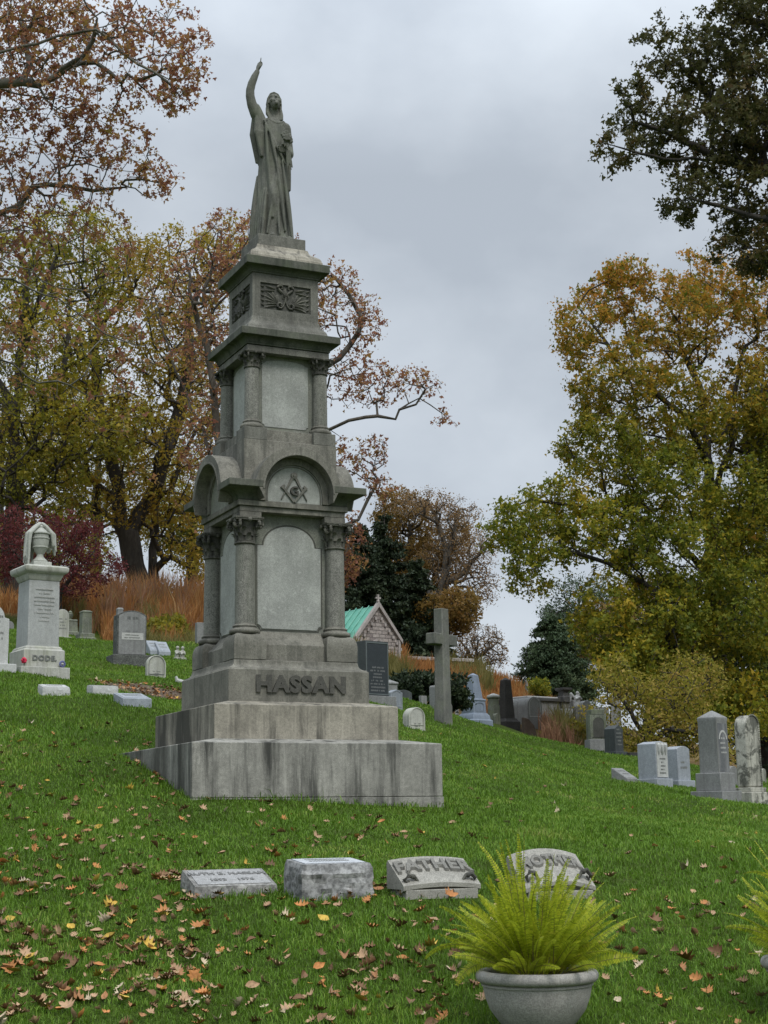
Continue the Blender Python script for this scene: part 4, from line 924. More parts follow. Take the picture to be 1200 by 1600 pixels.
# ---- right of the cross
p = foot('obel'); t = empty('obelisk', 'blue-grey marble obelisk on a moulded square base', 'obelisk', p, R_(40))
m = MB(); m.sq([(.50, -.3), (.50, .16), (.44, .20), (.42, .34), (.36, .42), (.345, .44)]); m.build('base', GR_blue, t, bevel=.008)
m = MB(); m.sq([(.33, .44), (.31, .88), (.335, .90), (.335, .94), (.27, .98)]); dn = m.build('die', GR_blue, t, bevel=.006)
for k in (0, 1):
    m = MB(); P = outline(.42, .34, 'segment'); Q = [(x*.86, .025 + z*.86) for x, z in P]; m.band([(x, z + .50) for x, z in [*Q, Q[0]]], [(x, z + .50) for x, z in [*P, P[0]]], -.335, -.315); m.xf(RZ(k)); m.build('panel_frame', GR_blue, dn, smooth=False)
m = MB(); m.sq([(.245, .98), (.14, 1.86), (.02, 1.94)]); m.build('shaft', GR_blue, t, bevel=.006)
headstone('tiny', 'tiny white tablet left of the blue-grey obelisk', .12, .38, .1, 'round', 40, W_clean)
p = foot('statcol'); t = empty('grave_post', 'mossy stone post with worn cap, between the two obelisks', 'grave post', p, R_(35))
m = MB(); m.sq([(.19, -.3), (.17, .75), (.15, .80), (.16, 1.02), (.2, 1.05), (.2, 1.10)]); m.build('shaft', GR_moss, t, bevel=.01); m = MB(); m.sq([(.19, 1.10), (.18, 1.16), (.03, 1.24)]); m.build('cap', W_clean, t, bevel=.01)
headstone('stub_r', 'low mossy round-topped stub at the foot of the worn post', .24, .42, .2, 'round', 35, GR_moss)
p = foot('dark_obel'); t = empty('obelisk', 'slim dark brown-black obelisk with square base', 'obelisk', p, R_(35))
DO = stone('dark_obelisk', (.05, .048, .045), .2, .3, fine=60)
m = MB(); m.sq([(.42, -.4), (.40, .30), (.34, .36), (.30, .44)]); m.build('base', DO, t, bevel=.01); m = MB(); m.sq([(.25, .44), (.16, 2.02), (.02, 2.12)]); m.build('shaft', DO, t, bevel=.01)
headstone('arch_r', 'grey barrel-topped stone with a white arched ring on its face', .84, 1.12, 1.3, 'round', 38, GR_mid, inset=.70, insmat=W_clean)
p = foot('brown'); t = empty('broken_stone', 'broken brown stump-like stone below the arched stone', 'stone', p, R_(20))
m = MB(); m.rings([[(x*k, y*k, z) for x, y in [(-.25, -.2), (.3, -.22), (.33, .18), (-.22, .2)]] for z, k in [(-.3, 1.15), (.15, 1.0), (.4, .8)]] + [[(-.2, -.15, .72), (.02, -.15, .66), (.05, .12, .62), (-.18, .12, .74)]]); m.build('stump', BROWN, t, bevel=.03)
t, z = headstone('capped', 'grey-green headstone with dark draped niche and flat cap', .52, .74, .36, 'flat', 14, GR_moss, bases=((.62, .46, .32),), basemat=GR_mid)
m = MB(); m.box(-.22, .22, -.17, .17, z + .742, z + .90); m.build('cap', GR_moss, t, bevel=.015)
m = MB(); P = [(x*.8, z + .06 + zz*.84) for x, zz in outline(.52, .74, 'round')]; m.prism(P, -.186, -.17); m.build('niche', DARKREC, t)
m = MB(); P = outline(.42, .66, 'round'); Q = outline(.36, .60, 'round'); m.band([(x, z + .06 + zz) for x, zz in [*Q, Q[0]]], [(x, z + .06 + zz) for x, zz in [*P, P[0]]], -.196, -.17); m.build('niche_frame', GR_moss, t, smooth=False)
headstone('slab_r', 'dark ribbed upright slab beside the capped headstone', .36, .78, .42, 'ogee', 40, GR_dark, bases=((.52, .6, .1),), ins=(.7, .2, .9), rows=5)
slant('wedge', 'small tilted wedge-shaped marker on the right lawn', .42, .36, .26, .04, 50, GR_mid, GR_mid, seed=30)
t, z = headstone('orn', 'grey headstone with carved tassels on its pale face', .44, .78, .46, 'point', 45, GR_bluepale, bases=((.56, .58, .15),))
m = MB(); m.prism([(x*.86, z + .03 + zz*.93) for x, zz in outline(.44, .78, 'flat')], -.242, -.225); fc = m.build('pale_face', W_clean, t)
m = MB()
for q in range(3):
    x = (-.12, 0, .12)[q]; m.tube([(x, -.25, z + .70), (x, -.255, z + .60 - .04*(q == 1)), (x, -.25, z + .50)], [.045, .04, .008], 8); m.ball((x, -.25, z + .69), .045, 8, 6)
m.build('tassel_carving', W_clean, fc); inscript(fc, .22, z + .08, z + .45, -.2435, CARV, 5, 12, h=.035)
headstone('plain_hs', 'grey headstone with mossy side, immediately right of the tasselled one', .42, .74, .36, 'segment', 40, GR_bluepale, bases=((.56, .5, .10),), ins=(.6, .3, .6), rows=2)
p = foot('tall', -.08); t = empty('pillar_headstone', 'tall grey pillar headstone with pyramid top on two stacked blocks', 'headstone', p, R_(45))
m = MB(); m.box(-.33, .33, -.36, .36, -.3, .34); m.build('base', GR_mid, t, bevel=.012); m = MB(); m.box(-.255, .255, -.28, .28, .34, .68); m.build('upper_base', GR_mid, t, bevel=.012)
m = MB(); m.rings([[(-x, -y, z), (x, -y, z), (x, y, z), (-x, y, z)] for x, y, z in [(.195, .215, .66), (.19, .21, 1.66), (.20, .22, 1.70), (.195, .215, 1.74), (.02, .02, 1.87)]]); sh = m.build('shaft', GR_mid, t, bevel=.01)
m = MB(); m.prism([(x, .70 + z) for x, z in outline(.31, .92, 'flat')], -.218, -.20); fc = m.build('dark_face', stone('dark_face', (.13, .135, .14), .1, .25, streak=.7, stain=(.3, .3, .3), fine=90, streak_freq=4), t)
m = MB(); m.band([(.11*math.cos(a), 1.30 + .15*math.sin(a)) for a in np.linspace(.1, 3.04, 14)], [(.14*math.cos(a), 1.30 + .19*math.sin(a)) for a in np.linspace(.1, 3.04, 14)], -.224, -.21); m.build('arch_lettering', CARVL, fc, smooth=False)
inscript(fc, .20, 1.02, 1.38, -.2185, CARVL, 4, 13, h=.04)
t, z = headstone('weath', 'tall black-streaked white round-topped headstone at the right', .42, 1.42, .30, 'round', 42, W_old, bases=((.62, .52, .26), (.52, .42, .09)), basemat=W_old, bev=.04)
m = MB()
P = outline(.40, 1.40, 'round')
Pp = [(x, zz) for x, zz in P[1:]]
L_ = 0
for i in range(len(Pp)-1):
    a, b = Vector(Pp[i]), Vector(Pp[i+1]); n_ = max(1, int((b-a).length/.035))
    for j in range(n_):
        q = a.lerp(b, j/n_); m.ball((q.x, -.152, z + .02 + q.y), .02, 6, 5)
m.build('rope_border', W_old, t)
headstone('bit', 'little dark stump of stone right of the ribbed slab', .30, .14, .2, 'flat', 20, DO)
headstone('back_s', 'small dark round stone half hidden behind the tall pillar headstone', .34, .46, .14, 'round', 40, GR_mid)
headstone('edge_s', 'little white-capped stone at the right edge behind the streaked headstone', .16, .36, .12, 'round', 40, W_old)

# ---- stone vaults on the far slope to the right
p = at(866, 1124, 78); gzv = gz(p[0], p[1]) - .3
t = empty('burial_vault', 'low grey stone vault with flat cornice and corner pier under the dark pine', 'vault', (p[0], p[1], p[2] - .15), R_(38))
VA = stone('vault_stone', (.21, .21, .20), .2, .3, streak=.6, stain=(.06, .06, .055), fine=50); VD = stone('vault_dark', (.08, .08, .078), .2, .3, fine=50)
m = MB(); m.box(-2.0, .5, -.2, 2.8, -2.5, 1.02); m.build('wall', VA, t, bevel=.02)
m = MB(); m.box(-2.1, .6, -.3, 2.9, 1.02, 1.18); m.build('cornice', VD, t, bevel=.02)
m = MB(); m.box(-1.9, .4, -.1, 2.7, 1.18, 1.26); m.build('roof', W_clean, t, bevel=.02)
m = MB(); m.box(.30, .72, -.42, .0, -2.5, 1.0); m.build('pier', VA, t, bevel=.02); m = MB(); m.sq([(.30, 1.0), (.30, 1.28), (.2, 1.3), (.18, 1.52), (.30, 1.62), (.32, 1.72)], (.51, -.21)); m.build('pier_cap', VD, t, bevel=.015)
m = MB(); m.box(1.6, 2.1, .2, .7, -1.5, 1.2); m.build('rear_pier', VA, t, bevel=.02)
p = at(903, 1124, 74)
t = empty('angel_figure', 'white marble kneeling angel beyond the stone vault', 'statue', tuple(p), R_(30))
m = MB(); m.box(-.30, .30, -.3, .3, -1.5, .60); m.build('pedestal', VA, t, bevel=.02)
m = MB(); chain(m, [(0, 0, .65), (0, 0, .95), (0, -.02, 1.12)], [.17, .14, .09]); m.ball((0, -.04, 1.25), .085, 10, 8); chain(m, [(.1, -.04, 1.08), (.15, -.14, .95), (.03, -.2, 1.05)], [.05, .045, .035]); chain(m, [(-.1, -.04, 1.08), (-.15, -.14, .95), (-.03, -.2, 1.05)], [.05, .045, .035])
for s in (-1, 1): chain(m, [(s*.08, .12, 1.05), (s*.22, .18, 1.22), (s*.24, .2, .85)], [.06, .07, .03])
remesh(m.build('figure', W_clean, t), .025, 1)
for i, (px, py, D, w, h, top, lb) in enumerate([(915, 1128, 70, .55, .95, 'round', 'pale grey rounded slab right of the white angel'), (940, 1122, 72, .7, .5, 'flat', 'flat white slab far beyond the rounded slab'), (962, 1104, 80, .45, .55, 'segment', 'small pale stone deepest among the yellow branches'), (886, 1126, 73, .5, .55, 'flat', 'white box tomb end beside the stone vault')]):
    p = at(px, py, D); headstone(None, lb, w, h + .8, .3, top, 35, W_clean if i != 0 else GR_mid, loc=(p[0], p[1], p[2] - .8))
for i, (px, py, D, lb) in enumerate([(586, 1066, 84, 'tiny grey tablet above the dark bush'), (643, 1053, 86, 'grey tablet standing in the orange grass before the low building'), (823, 1078, 92, 'thin pale post on the orange slope'), (247, 948, 74, 'small pale tablet sunk in the orange grass'), (275, 950, 76, 'low pale tablet in the orange grass, nearest the left column')]):
    p = at(px, py, D); headstone(None, lb, .34 if i != 2 else .1, .75, .14, 'round', 30, GR_mid, loc=(p[0], p[1], p[2] - .15))

# ---- mausoleum with green copper roof
p = at(576, 1062, 84); mz = p[2]
mt = empty('mausoleum', 'small stone mausoleum with green copper roof and arched windows', 'mausoleum', tuple(p), R_(38))
m_, nt, b_ = newmat('rubble_masonry'); tt = N(nt, 'ShaderNodeTexCoord'); vo = N(nt, 'ShaderNodeTexBrick'); vo.inputs['Scale'].default_value = 1.0; vo.inputs['Brick Width'].default_value = .42; vo.inputs['Row Height'].default_value = .2
vo.inputs['Color1'].default_value = (.40, .36, .33, 1); vo.inputs['Color2'].default_value = (.22, .19, .18, 1); vo.inputs['Mortar'].default_value = (.12, .11, .10, 1); vo.inputs['Mortar Size'].default_value = .015
sx_ = N(nt, 'ShaderNodeSeparateXYZ'); cx_ = N(nt, 'ShaderNodeCombineXYZ'); ad = N(nt, 'ShaderNodeMath', operation='ADD'); nt.links.new(tt.outputs['Object'], sx_.inputs[0]); nt.links.new(sx_.outputs[0], ad.inputs[0]); nt.links.new(sx_.outputs[1], ad.inputs[1]); nt.links.new(ad.outputs[0], cx_.inputs[0]); nt.links.new(sx_.outputs[2], cx_.inputs[1])
nt.links.new(cx_.outputs[0], vo.inputs['Vector']); nn_ = noise(nt, tt.outputs['Object'], 12, 5, .7); rr2 = ramp(nt, [(.3, (.6, .6, .6)), (.7, (1.3, 1.3, 1.3))]); nt.links.new(nn_.outputs['Fac'], rr2.inputs[0])
nt.links.new(mixc(nt, 1, vo.outputs['Color'], rr2.outputs[0], 'MULTIPLY'), b_.inputs['Base Color']); b_.inputs['Roughness'].default_value = .95; MAS = m_
bp_ = N(nt, 'ShaderNodeBump'); bp_.inputs['Distance'].default_value = .05; nt.links.new(vo.outputs['Fac'], bp_.inputs['Height']); bp_.invert = True; nt.links.new(bp_.outputs[0], b_.inputs['Normal'])
TRIM = stone('mausoleum_trim', (.36, .33, .31), .15, .2, fine=40, streak=.4, stain=(.15, .14, .13)); GLASSD = plain('dark_window', (.02, .02, .022), .25)
m_, nt, b_ = newmat('copper_roof'); tt = N(nt, 'ShaderNodeTexCoord'); nn_ = noise(nt, tt.outputs['Object'], 2, 5); r_ = ramp(nt, [(.3, (.09, .33, .25)), (.7, (.16, .44, .34))]); nt.links.new(nn_.outputs['Fac'], r_.inputs[0]); nt.links.new(r_.outputs[0], b_.inputs['Base Color']); b_.inputs['Roughness'].default_value = .6; COP = m_
HW, EV, RG, LN = 1.35, 2.3, 3.95, 4.2          # half width, eaves, ridge, length; front gable at -Y
m = MB(); m.prism([(-HW, -1.5), (HW, -1.5), (HW, EV), (0, RG - .12), (-HW, EV)], -.9, LN); m.build('wall', MAS, mt)
# cross gable to the left
m = MB(); rs = []
for x in (-HW - .55, 0): rs.append([(x, .7, -1.5), (x, .7, EV), (x, 1.9, RG - .55), (x, 3.1, EV), (x, 3.1, -1.5)])
m.rings(rs); m.build('transept', MAS, mt)
def slab(m, a, b, c, d, th):
    a, b, c, d = map(Vector, (a, b, c, d)); n_ = (b-a).cross(d-a).normalized()*th; m.add([a, b, c, d, a+n_, b+n_, c+n_, d+n_], [(0,3,2,1),(4,5,6,7),(0,1,5,4),(1,2,6,5),(2,3,7,6),(3,0,4,7)])
m = MB(); oh = .18; sl_ = (RG - EV)/HW
slab(m, (-HW-oh, -.86, EV - oh*sl_ + .02), (0, -.86, RG + .02), (0, LN + .1, RG + .02), (-HW-oh, LN + .1, EV - oh*sl_ + .02), -.07)
slab(m, (0, -.86, RG + .02), (HW+oh, -.86, EV - oh*sl_ + .02), (HW+oh, LN + .1, EV - oh*sl_ + .02), (0, LN + .1, RG + .02), -.07)
s2 = (RG - .5 - EV)/1.2
slab(m, (-HW-.7, .55, EV - .15*s2 + .03), (-HW-.7, 1.9, RG - .45), (-.3, 1.9, RG - .45), (-.3, .55, EV - .15*s2 + .03), .06)
slab(m, (-HW-.7, 1.9, RG - .45), (-HW-.7, 3.25, EV - .15*s2 + .03), (-.3, 3.25, EV - .15*s2 + .03), (-.3, 1.9, RG - .45), .06)
for i in range(9):
    y = -.7 + i*.58; m.tube([(-HW-oh, y, EV - oh*sl_ + .10), (0, y, RG + .10)], .03, 5)
for i in range(4):
    x = -HW - .5 + i*.5; m.tube([(x, .55, EV - .15*s2 + .10), (x, 1.9, RG - .38)], .03, 5); m.tube([(x, 3.25, EV - .15*s2 + .10), (x, 1.9, RG - .38)], .03, 5)
rf = m.build('roof', COP, mt, smooth=False)
m = MB()
for s in (-1, 1):
    m.prism([(s*(HW+.25), EV - .35), (s*(HW+.25), EV - .12), (0, RG + .22), (0, RG - .06)] if s < 0 else [(0, RG - .06), (0, RG + .22), (HW+.25, EV - .12), (HW+.25, EV - .35)], -1.05 - .003*s, -.80)
m.build('gable_coping', TRIM, mt, smooth=False)
m = MB(); m.box(-.05, .05, -.98, -.88, RG + .15, RG + .62); m.box(-.17, -.052, -.97, -.89, RG + .38, RG + .47); m.box(.052, .17, -.97, -.89, RG + .38, RG + .47); m.ball((0, -.93, RG + .25), .09, 8, 6); m.build('cross_finial', TRIM, mt)
m = MB()
for s in (-1, 1): m = MB(); m.box(min(s*HW, s*(HW+.14)), max(s*HW, s*(HW+.14)), -1.0, -.55, -1.5, EV - .15); m.build('buttress', TRIM, mt, bevel=.02)
m = MB(); m.box(-HW-.75, -HW-.55, .5, .75, -1.5, EV - .2); m.build('buttress', TRIM, mt, bevel=.02)
m = MB()
for i in range(13):
    y = -.5 + i*.36; m.box(-HW-.12, -HW+.01, y, y + .14, EV - .32, EV - .14)
for s in (-1, 1):
    for i in range(6): x = s*(.2 + i*.26); z = RG - .55 - abs(x)*sl_; m.box(x - .06, x + .06, -1.0, -.89, z, z + .16)
m.build('corbel_moulding', TRIM, mt)
def archwin(m, g, c, w, z0, zs, y):
    a = np.linspace(0, math.pi, 12); r = w/2
    inn = [(c + r, z0)] + [(c + r*math.cos(t), zs + r*math.sin(t)) for t in a] + [(c - r, z0)]; R2 = r + .11
    out_ = [(c + R2, z0)] + [(c + R2*math.cos(t), zs + R2*math.sin(t)) for t in a] + [(c - R2, z0)]
    m.band(inn, out_, y - .07, y + .02); g.prism([(x, z) for x, z in inn[::-1]][::-1], y - .02, y + .01)
def window(c, w, z0, zs, y, rot=None):
    m, g = MB(), MB(); archwin(m, g, c, w, z0, zs, y)
    if rot: m.xf(rot); g.xf(rot)
    fr = m.build('window', TRIM, mt, smooth=False); g.build('pane', GLASSD, fr, smooth=False)
window(0, .95, -.4, 1.55, -.9)
window(-1.0, .42, .2, 1.1, -.9); window(1.0, .42, .2, 1.1, -.9)
for c in (-.4, .35, 1.1): window(c - 0, .42, .5, 1.35, -HW, Matrix.Rotation(R_(-90), 4, 'Z') @ Matrix.Identity(4))
for c in (-2.4, -1.9, -1.4): window(c, .30, .9, 1.4, -HW - .55, Matrix.Rotation(R_(-90), 4, 'Z'))

# low grey building beyond the cross
p = at(655, 1046, 92); t = empty('low_tomb_building', 'long low grey stone building with a flat ledge behind the cross', 'building', tuple(p), R_(28))
m = MB(); m.box(-1.6, 3.6, 0, 2, -1.5, .55); m.build('wall', VA, t, bevel=.02); m = MB(); m.box(-1.75, 3.75, -.2, 2.1, .55, .75); m.build('ledge', TRIM, t, bevel=.02); m = MB(); m.box(-.5, 3.4, -.35, .0, -.35, -.2); m.build('sill', VD, t)

# ================================================================== trees
def grow(paths, targets, seg, bias=.25, jit=.22, droop=0.0, seed=1):
    """branch skeleton: fixed limb paths, then every target point is reached from the nearest wood"""
    r = np.random.default_rng(seed)
    pos, par, plen = [], [], []
    for pth in paths:
        pts = [np.array(p, float) for p in pth]
        if pos:
            A = np.array(pos); i0 = int(((A - pts[0])**2).sum(1).argmin()); last = i0
        else: pos.append(pts[0]); par.append(-1); plen.append(0.0); last = 0
        for a, b in zip(pts[:-1], pts[1:]):
            n = max(1, int(np.linalg.norm(b - a) / seg))
            for k in range(1, n + 1):
                q = a + (b - a) * k / n + (r.normal(0, seg*.10, 3) if k < n else 0)
                par.append(last); plen.append(plen[last] + np.linalg.norm(q - pos[last])); pos.append(q); last = len(pos) - 1
    cap = len(pos) + len(targets) * 14 + 10
    P = np.zeros((cap, 3)); P[:len(pos)] = pos; PL = np.zeros(cap); PL[:len(pos)] = plen; n = len(pos)
    par = par + [0] * (cap - n)
    T = np.array(targets); d0 = np.array([((P[:n] - t)**2).sum(1).min() for t in T]); T = T[np.argsort(d0)]
    tips = []
    for t in T:
        d = np.sqrt(((P[:n] - t)**2).sum(1)); i = int((d + bias * PL[:n]).argmin()); D = d[i]
        m = min(13, max(1, int(D / seg))); a = P[i].copy(); last = i
        gp = P[par[i]] if par[i] >= 0 else a; dirp = a - gp; nn = np.linalg.norm(dirp); dirp = dirp / nn if nn > 1e-6 else np.zeros(3)
        for k in range(1, m + 1):
            f = k / m; q = a + (t - a) * f + dirp * D * .22 * math.sin(math.pi * f)
            if k < m: q = q + r.normal(0, jit * seg * .5, 3); q[2] -= droop * D * math.sin(math.pi * f) * .2
            P[n] = q; par[n] = last; PL[n] = PL[last] + np.linalg.norm(q - P[last]); last = n; n += 1
        tips.append(last)
    return P[:n], np.array(par[:n]), np.array(tips)
def wood(name, P, par, tips, rroot, rtip, mat, parent, expo=None, minr=0.0):
    n = len(P); cnt = np.zeros(n); cnt[tips] += 1
    for i in range(n - 1, 0, -1): cnt[par[i]] += max(cnt[i], 0)
    cnt = np.maximum(cnt, .6); e = math.log(rroot / rtip) / math.log(max(cnt[0], 3)) if expo is None else expo
    rad = np.maximum(rtip * cnt ** e, minr)
    main = -np.ones(n, int); best = np.zeros(n)
    for i in range(1, n):
        if rad[i] > best[par[i]]: best[par[i]] = rad[i]; main[par[i]] = i
    D = np.zeros((n, 3)); e_i = np.arange(1, n); dv = P[e_i] - P[par[e_i]]; dv /= np.maximum(np.linalg.norm(dv, axis=1, keepdims=True), 1e-6); D[e_i] = dv
    ND = D.copy(); has = main >= 0; ND[has] += D[main[has]]; ND[0] = D[main[0]]; ND /= np.maximum(np.linalg.norm(ND, axis=1, keepdims=True), 1e-6)
    out_idx = []
    Vs, Fs = [], []; off = 0
    for lo_, hi_, ns in ((0, .03, 3), (.03, .09, 6), (.09, 9, 12)):
        E = e_i[(rad[e_i] >= lo_) & (rad[e_i] < hi_)]
        if len(E) == 0: continue
        p = par[E]; same = main[p] == E
        d0 = np.where(same[:, None], ND[p], D[E]); r0 = np.where(same, rad[p], np.minimum(rad[E]*1.15, rad[p])); r0 = np.minimum(r0, rad[E]*1.6)
        def ring(c, d, r):
            ref = np.tile([0.31, 0.52, 0.79], (len(c), 1)); u = np.cross(d, ref); u /= np.maximum(np.linalg.norm(u, axis=1, keepdims=True), 1e-6); v = np.cross(d, u)
            a = np.arange(ns) * 2*math.pi/ns
            return c[:, None] + (u[:, None]*np.cos(a)[None, :, None] + v[:, None]*np.sin(a)[None, :, None]) * r[:, None, None]
        A = ring(P[p], d0, r0); B_ = ring(P[E], ND[E], rad[E]); V = np.concatenate([A, B_], 1).reshape(-1, 3)
        k = np.arange(ns); base = (np.arange(len(E)) * 2*ns)[:, None]
        F = np.stack([base + k, base + (k+1) % ns, base + ns + (k+1) % ns, base + ns + k], -1).reshape(-1, 4)
        Vs.append(V); Fs.append(F + off); off += len(V)
    return np_mesh(name, np.concatenate(Vs), np.concatenate(Fs), mat, parent, smooth=True), rad
def leaves(name, C, size, mat, parent, seed=1, shape='tri', droop=.3, var=.35):
    """C: leaf positions (n,3); each leaf a small folded or lobed blade"""
    r = np.random.default_rng(seed); n = len(C)
    a = r.normal(0, 1, (n, 3)); a[:, 2] -= droop; a /= np.linalg.norm(a, axis=1, keepdims=True)
    b = r.normal(0, 1, (n, 3)); b -= (b*a).sum(1, keepdims=True)*a; b /= np.linalg.norm(b, axis=1, keepdims=True); c = np.cross(a, b)
    s = size * np.exp(r.normal(0, var, n))[:, None]
    if shape == 'tri':       # three lobes from one stalk: star-like leaf
        parts = []
        for ang, l, w in ((0, 1.0, .30), (1.15, .72, .24), (-1.15, .72, .24)):
            d = a*math.cos(ang) + b*math.sin(ang); e = -a*math.sin(ang) + b*math.cos(ang)
            parts += [C + d*s*l*.45 + e*s*w + c*s*.08, C + d*s*l, C + d*s*l*.45 - e*s*w + c*s*.08]
        V = np.stack([C] + parts, 1).reshape(-1, 3); base = (np.arange(n)*10)[:, None]
        F = (base[:, None] + np.array([[0, 1, 2, 3], [0, 4, 5, 6], [0, 7, 8, 9]])[None]).reshape(-1, 4)
    else:                    # simple pointed blade
        V = np.stack([C, C + a*s*.5 + b*s*.28 + c*s*.07, C + a*s, C + a*s*.5 - b*s*.28 + c*s*.07], 1).reshape(-1, 3)
        F = np.arange(n*4).reshape(-1, 4)
    return np_mesh(name, V, F, mat, parent)
def blobs_points(blobs, n, seed, shell=.35):
    """blobs: (px, py, D, rx_px, ry_px, depth_m, weight) -> points spread through the crown lobes"""
    r = np.random.default_rng(seed); w = np.array([b[6] if len(b) > 6 else b[3]*b[4] for b in blobs], float); w /= w.sum(); out = []
    for b, c in zip(blobs, r.multinomial(n, w)):
        d = r.normal(0, 1, (c, 3)); d /= np.linalg.norm(d, axis=1, keepdims=True); rad = r.uniform(0, 1, c) ** shell
        ctr = at(b[0], b[1], b[2]); k = mpp(b[2])*1.02
        out.append(ctr + d * rad[:, None] * np.array([b[3]*k, b[5], b[4]*k]))
    return np.concatenate(out)
def pth(*pts):     # limb path from (px, py, D)
    return [at(*p) for p in pts]
def tree(name, label, cat, base, paths, blobs, ntip, nleaf, leafsize, lmat, bmat, rroot=.3, rtip=.008, spread=.35, seed=1, seg=.45, shape='tri', group=None, bias=.2, minr=0.0, up=False, shell=.35, along=.35, droop=.3):
    t = empty(name, label, cat, tuple(base), 0, group); b0 = np.array(base)
    T = blobs_points(blobs, ntip, seed, shell); g = ground(T[:, 0], T[:, 1]); T = T[T[:, 2] > g + .25]
    P, par, tips = grow([[p - b0 for p in q] for q in paths], T - b0, seg, bias, seed=seed)
    _, rad = wood('trunk', P, par, tips, rroot, rtip, bmat, t, minr=minr)
    r = np.random.default_rng(seed + 5)
    # leaves cluster round the twig ends and along the thin twigs
    thin = np.where(rad < rtip * 2.6)[0]; na = int(nleaf * along); nb_ = nleaf - na
    dens = r.gamma(1.4, 1, len(tips)); i1 = r.choice(tips, nb_, p=dens/dens.sum()); i2 = r.choice(thin, na)
    def ball_(k, s):
        v = r.normal(0, 1, (k, 3)); v /= np.linalg.norm(v, axis=1, keepdims=True); return v * (r.random((k, 1))**.55) * s
    C = np.concatenate([P[i1] + ball_(nb_, spread*1.5) * [1, 1, .75], P[i2] + ball_(na, spread*.7)])
    if nleaf: leaves('crown', C, leafsize, lmat, t, seed, shape, droop)
    return t
BK_plane = barkmat('plane_bark', (.06, .055, .045), (.19, .18, .15), 1.5, (1, 1, .6))
BK_dark = barkmat('dark_bark', (.022, .019, .016), (.055, .048, .04))
BK_mid = barkmat('brown_bark', (.05, .042, .034), (.11, .095, .075))
LM_red = leafmat('plane_leaf_rust', [(0, (.17, .075, .055)), (.4, (.30, .13, .08)), (.7, (.40, .22, .08)), (1, (.34, .27, .06))], .3, transl=.48)
LM_brown = leafmat('leaf_brown_olive', [(0, (.17, .10, .025)), (.35, (.34, .22, .032)), (.7, (.30, .26, .032)), (1, (.48, .25, .05))], .5, transl=.48, patch_scale=.28)
LM_olive = leafmat('leaf_olive_yellow', [(0, (.09, .10, .02)), (.4, (.20, .20, .024)), (.7, (.38, .31, .032)), (1, (.46, .27, .045))], .55, transl=.48, patch_scale=.25)
LM_yg = leafmat('leaf_yellow_green', [(0, (.07, .10, .013)), (.35, (.14, .17, .018)), (.65, (.28, .26, .024)), (.9, (.48, .34, .03)), (1, (.42, .18, .03))], .4, patch_scale=.3, top=(14, 22, (.50, .21, .035)))
LM_orange = leafmat('leaf_orange_top', [(0, (.13, .10, .018)), (.5, (.24, .14, .02)), (1, (.30, .10, .03))], .4, patch_scale=.3)
LM_near = leafmat('leaf_near_dark', [(0, (.045, .055, .018)), (.5, (.085, .085, .026)), (.8, (.12, .09, .03)), (1, (.14, .06, .03))], .5, patch_scale=.4)
LM_ever = leafmat('leaf_evergreen', [(0, (.012, .022, .012)), (.6, (.026, .042, .018)), (1, (.05, .062, .022))], .5, transl=.15)
LM_pine = leafmat('leaf_pine', [(0, (.03, .055, .028)), (.6, (.055, .088, .038)), (1, (.09, .115, .05))], .5, transl=.15)
LM_maple = leafmat('leaf_dark_red', [(0, (.075, .018, .018)), (.6, (.15, .035, .038)), (1, (.20, .08, .05))], .5)
LM_thin = leafmat('leaf_pale_tan', [(0, (.17, .10, .045)), (.6, (.26, .16, .07)), (1, (.32, .22, .09))], .3)
LM_oak = leafmat('leaf_oak_rust', [(0, (.11, .08, .022)), (.5, (.20, .13, .03)), (1, (.27, .14, .045))], .6, patch_scale=.2)
LM_ytan = leafmat('leaf_yellow_tan', [(0, (.13, .15, .018)), (.45, (.28, .25, .03)), (1, (.44, .28, .08))], .3)

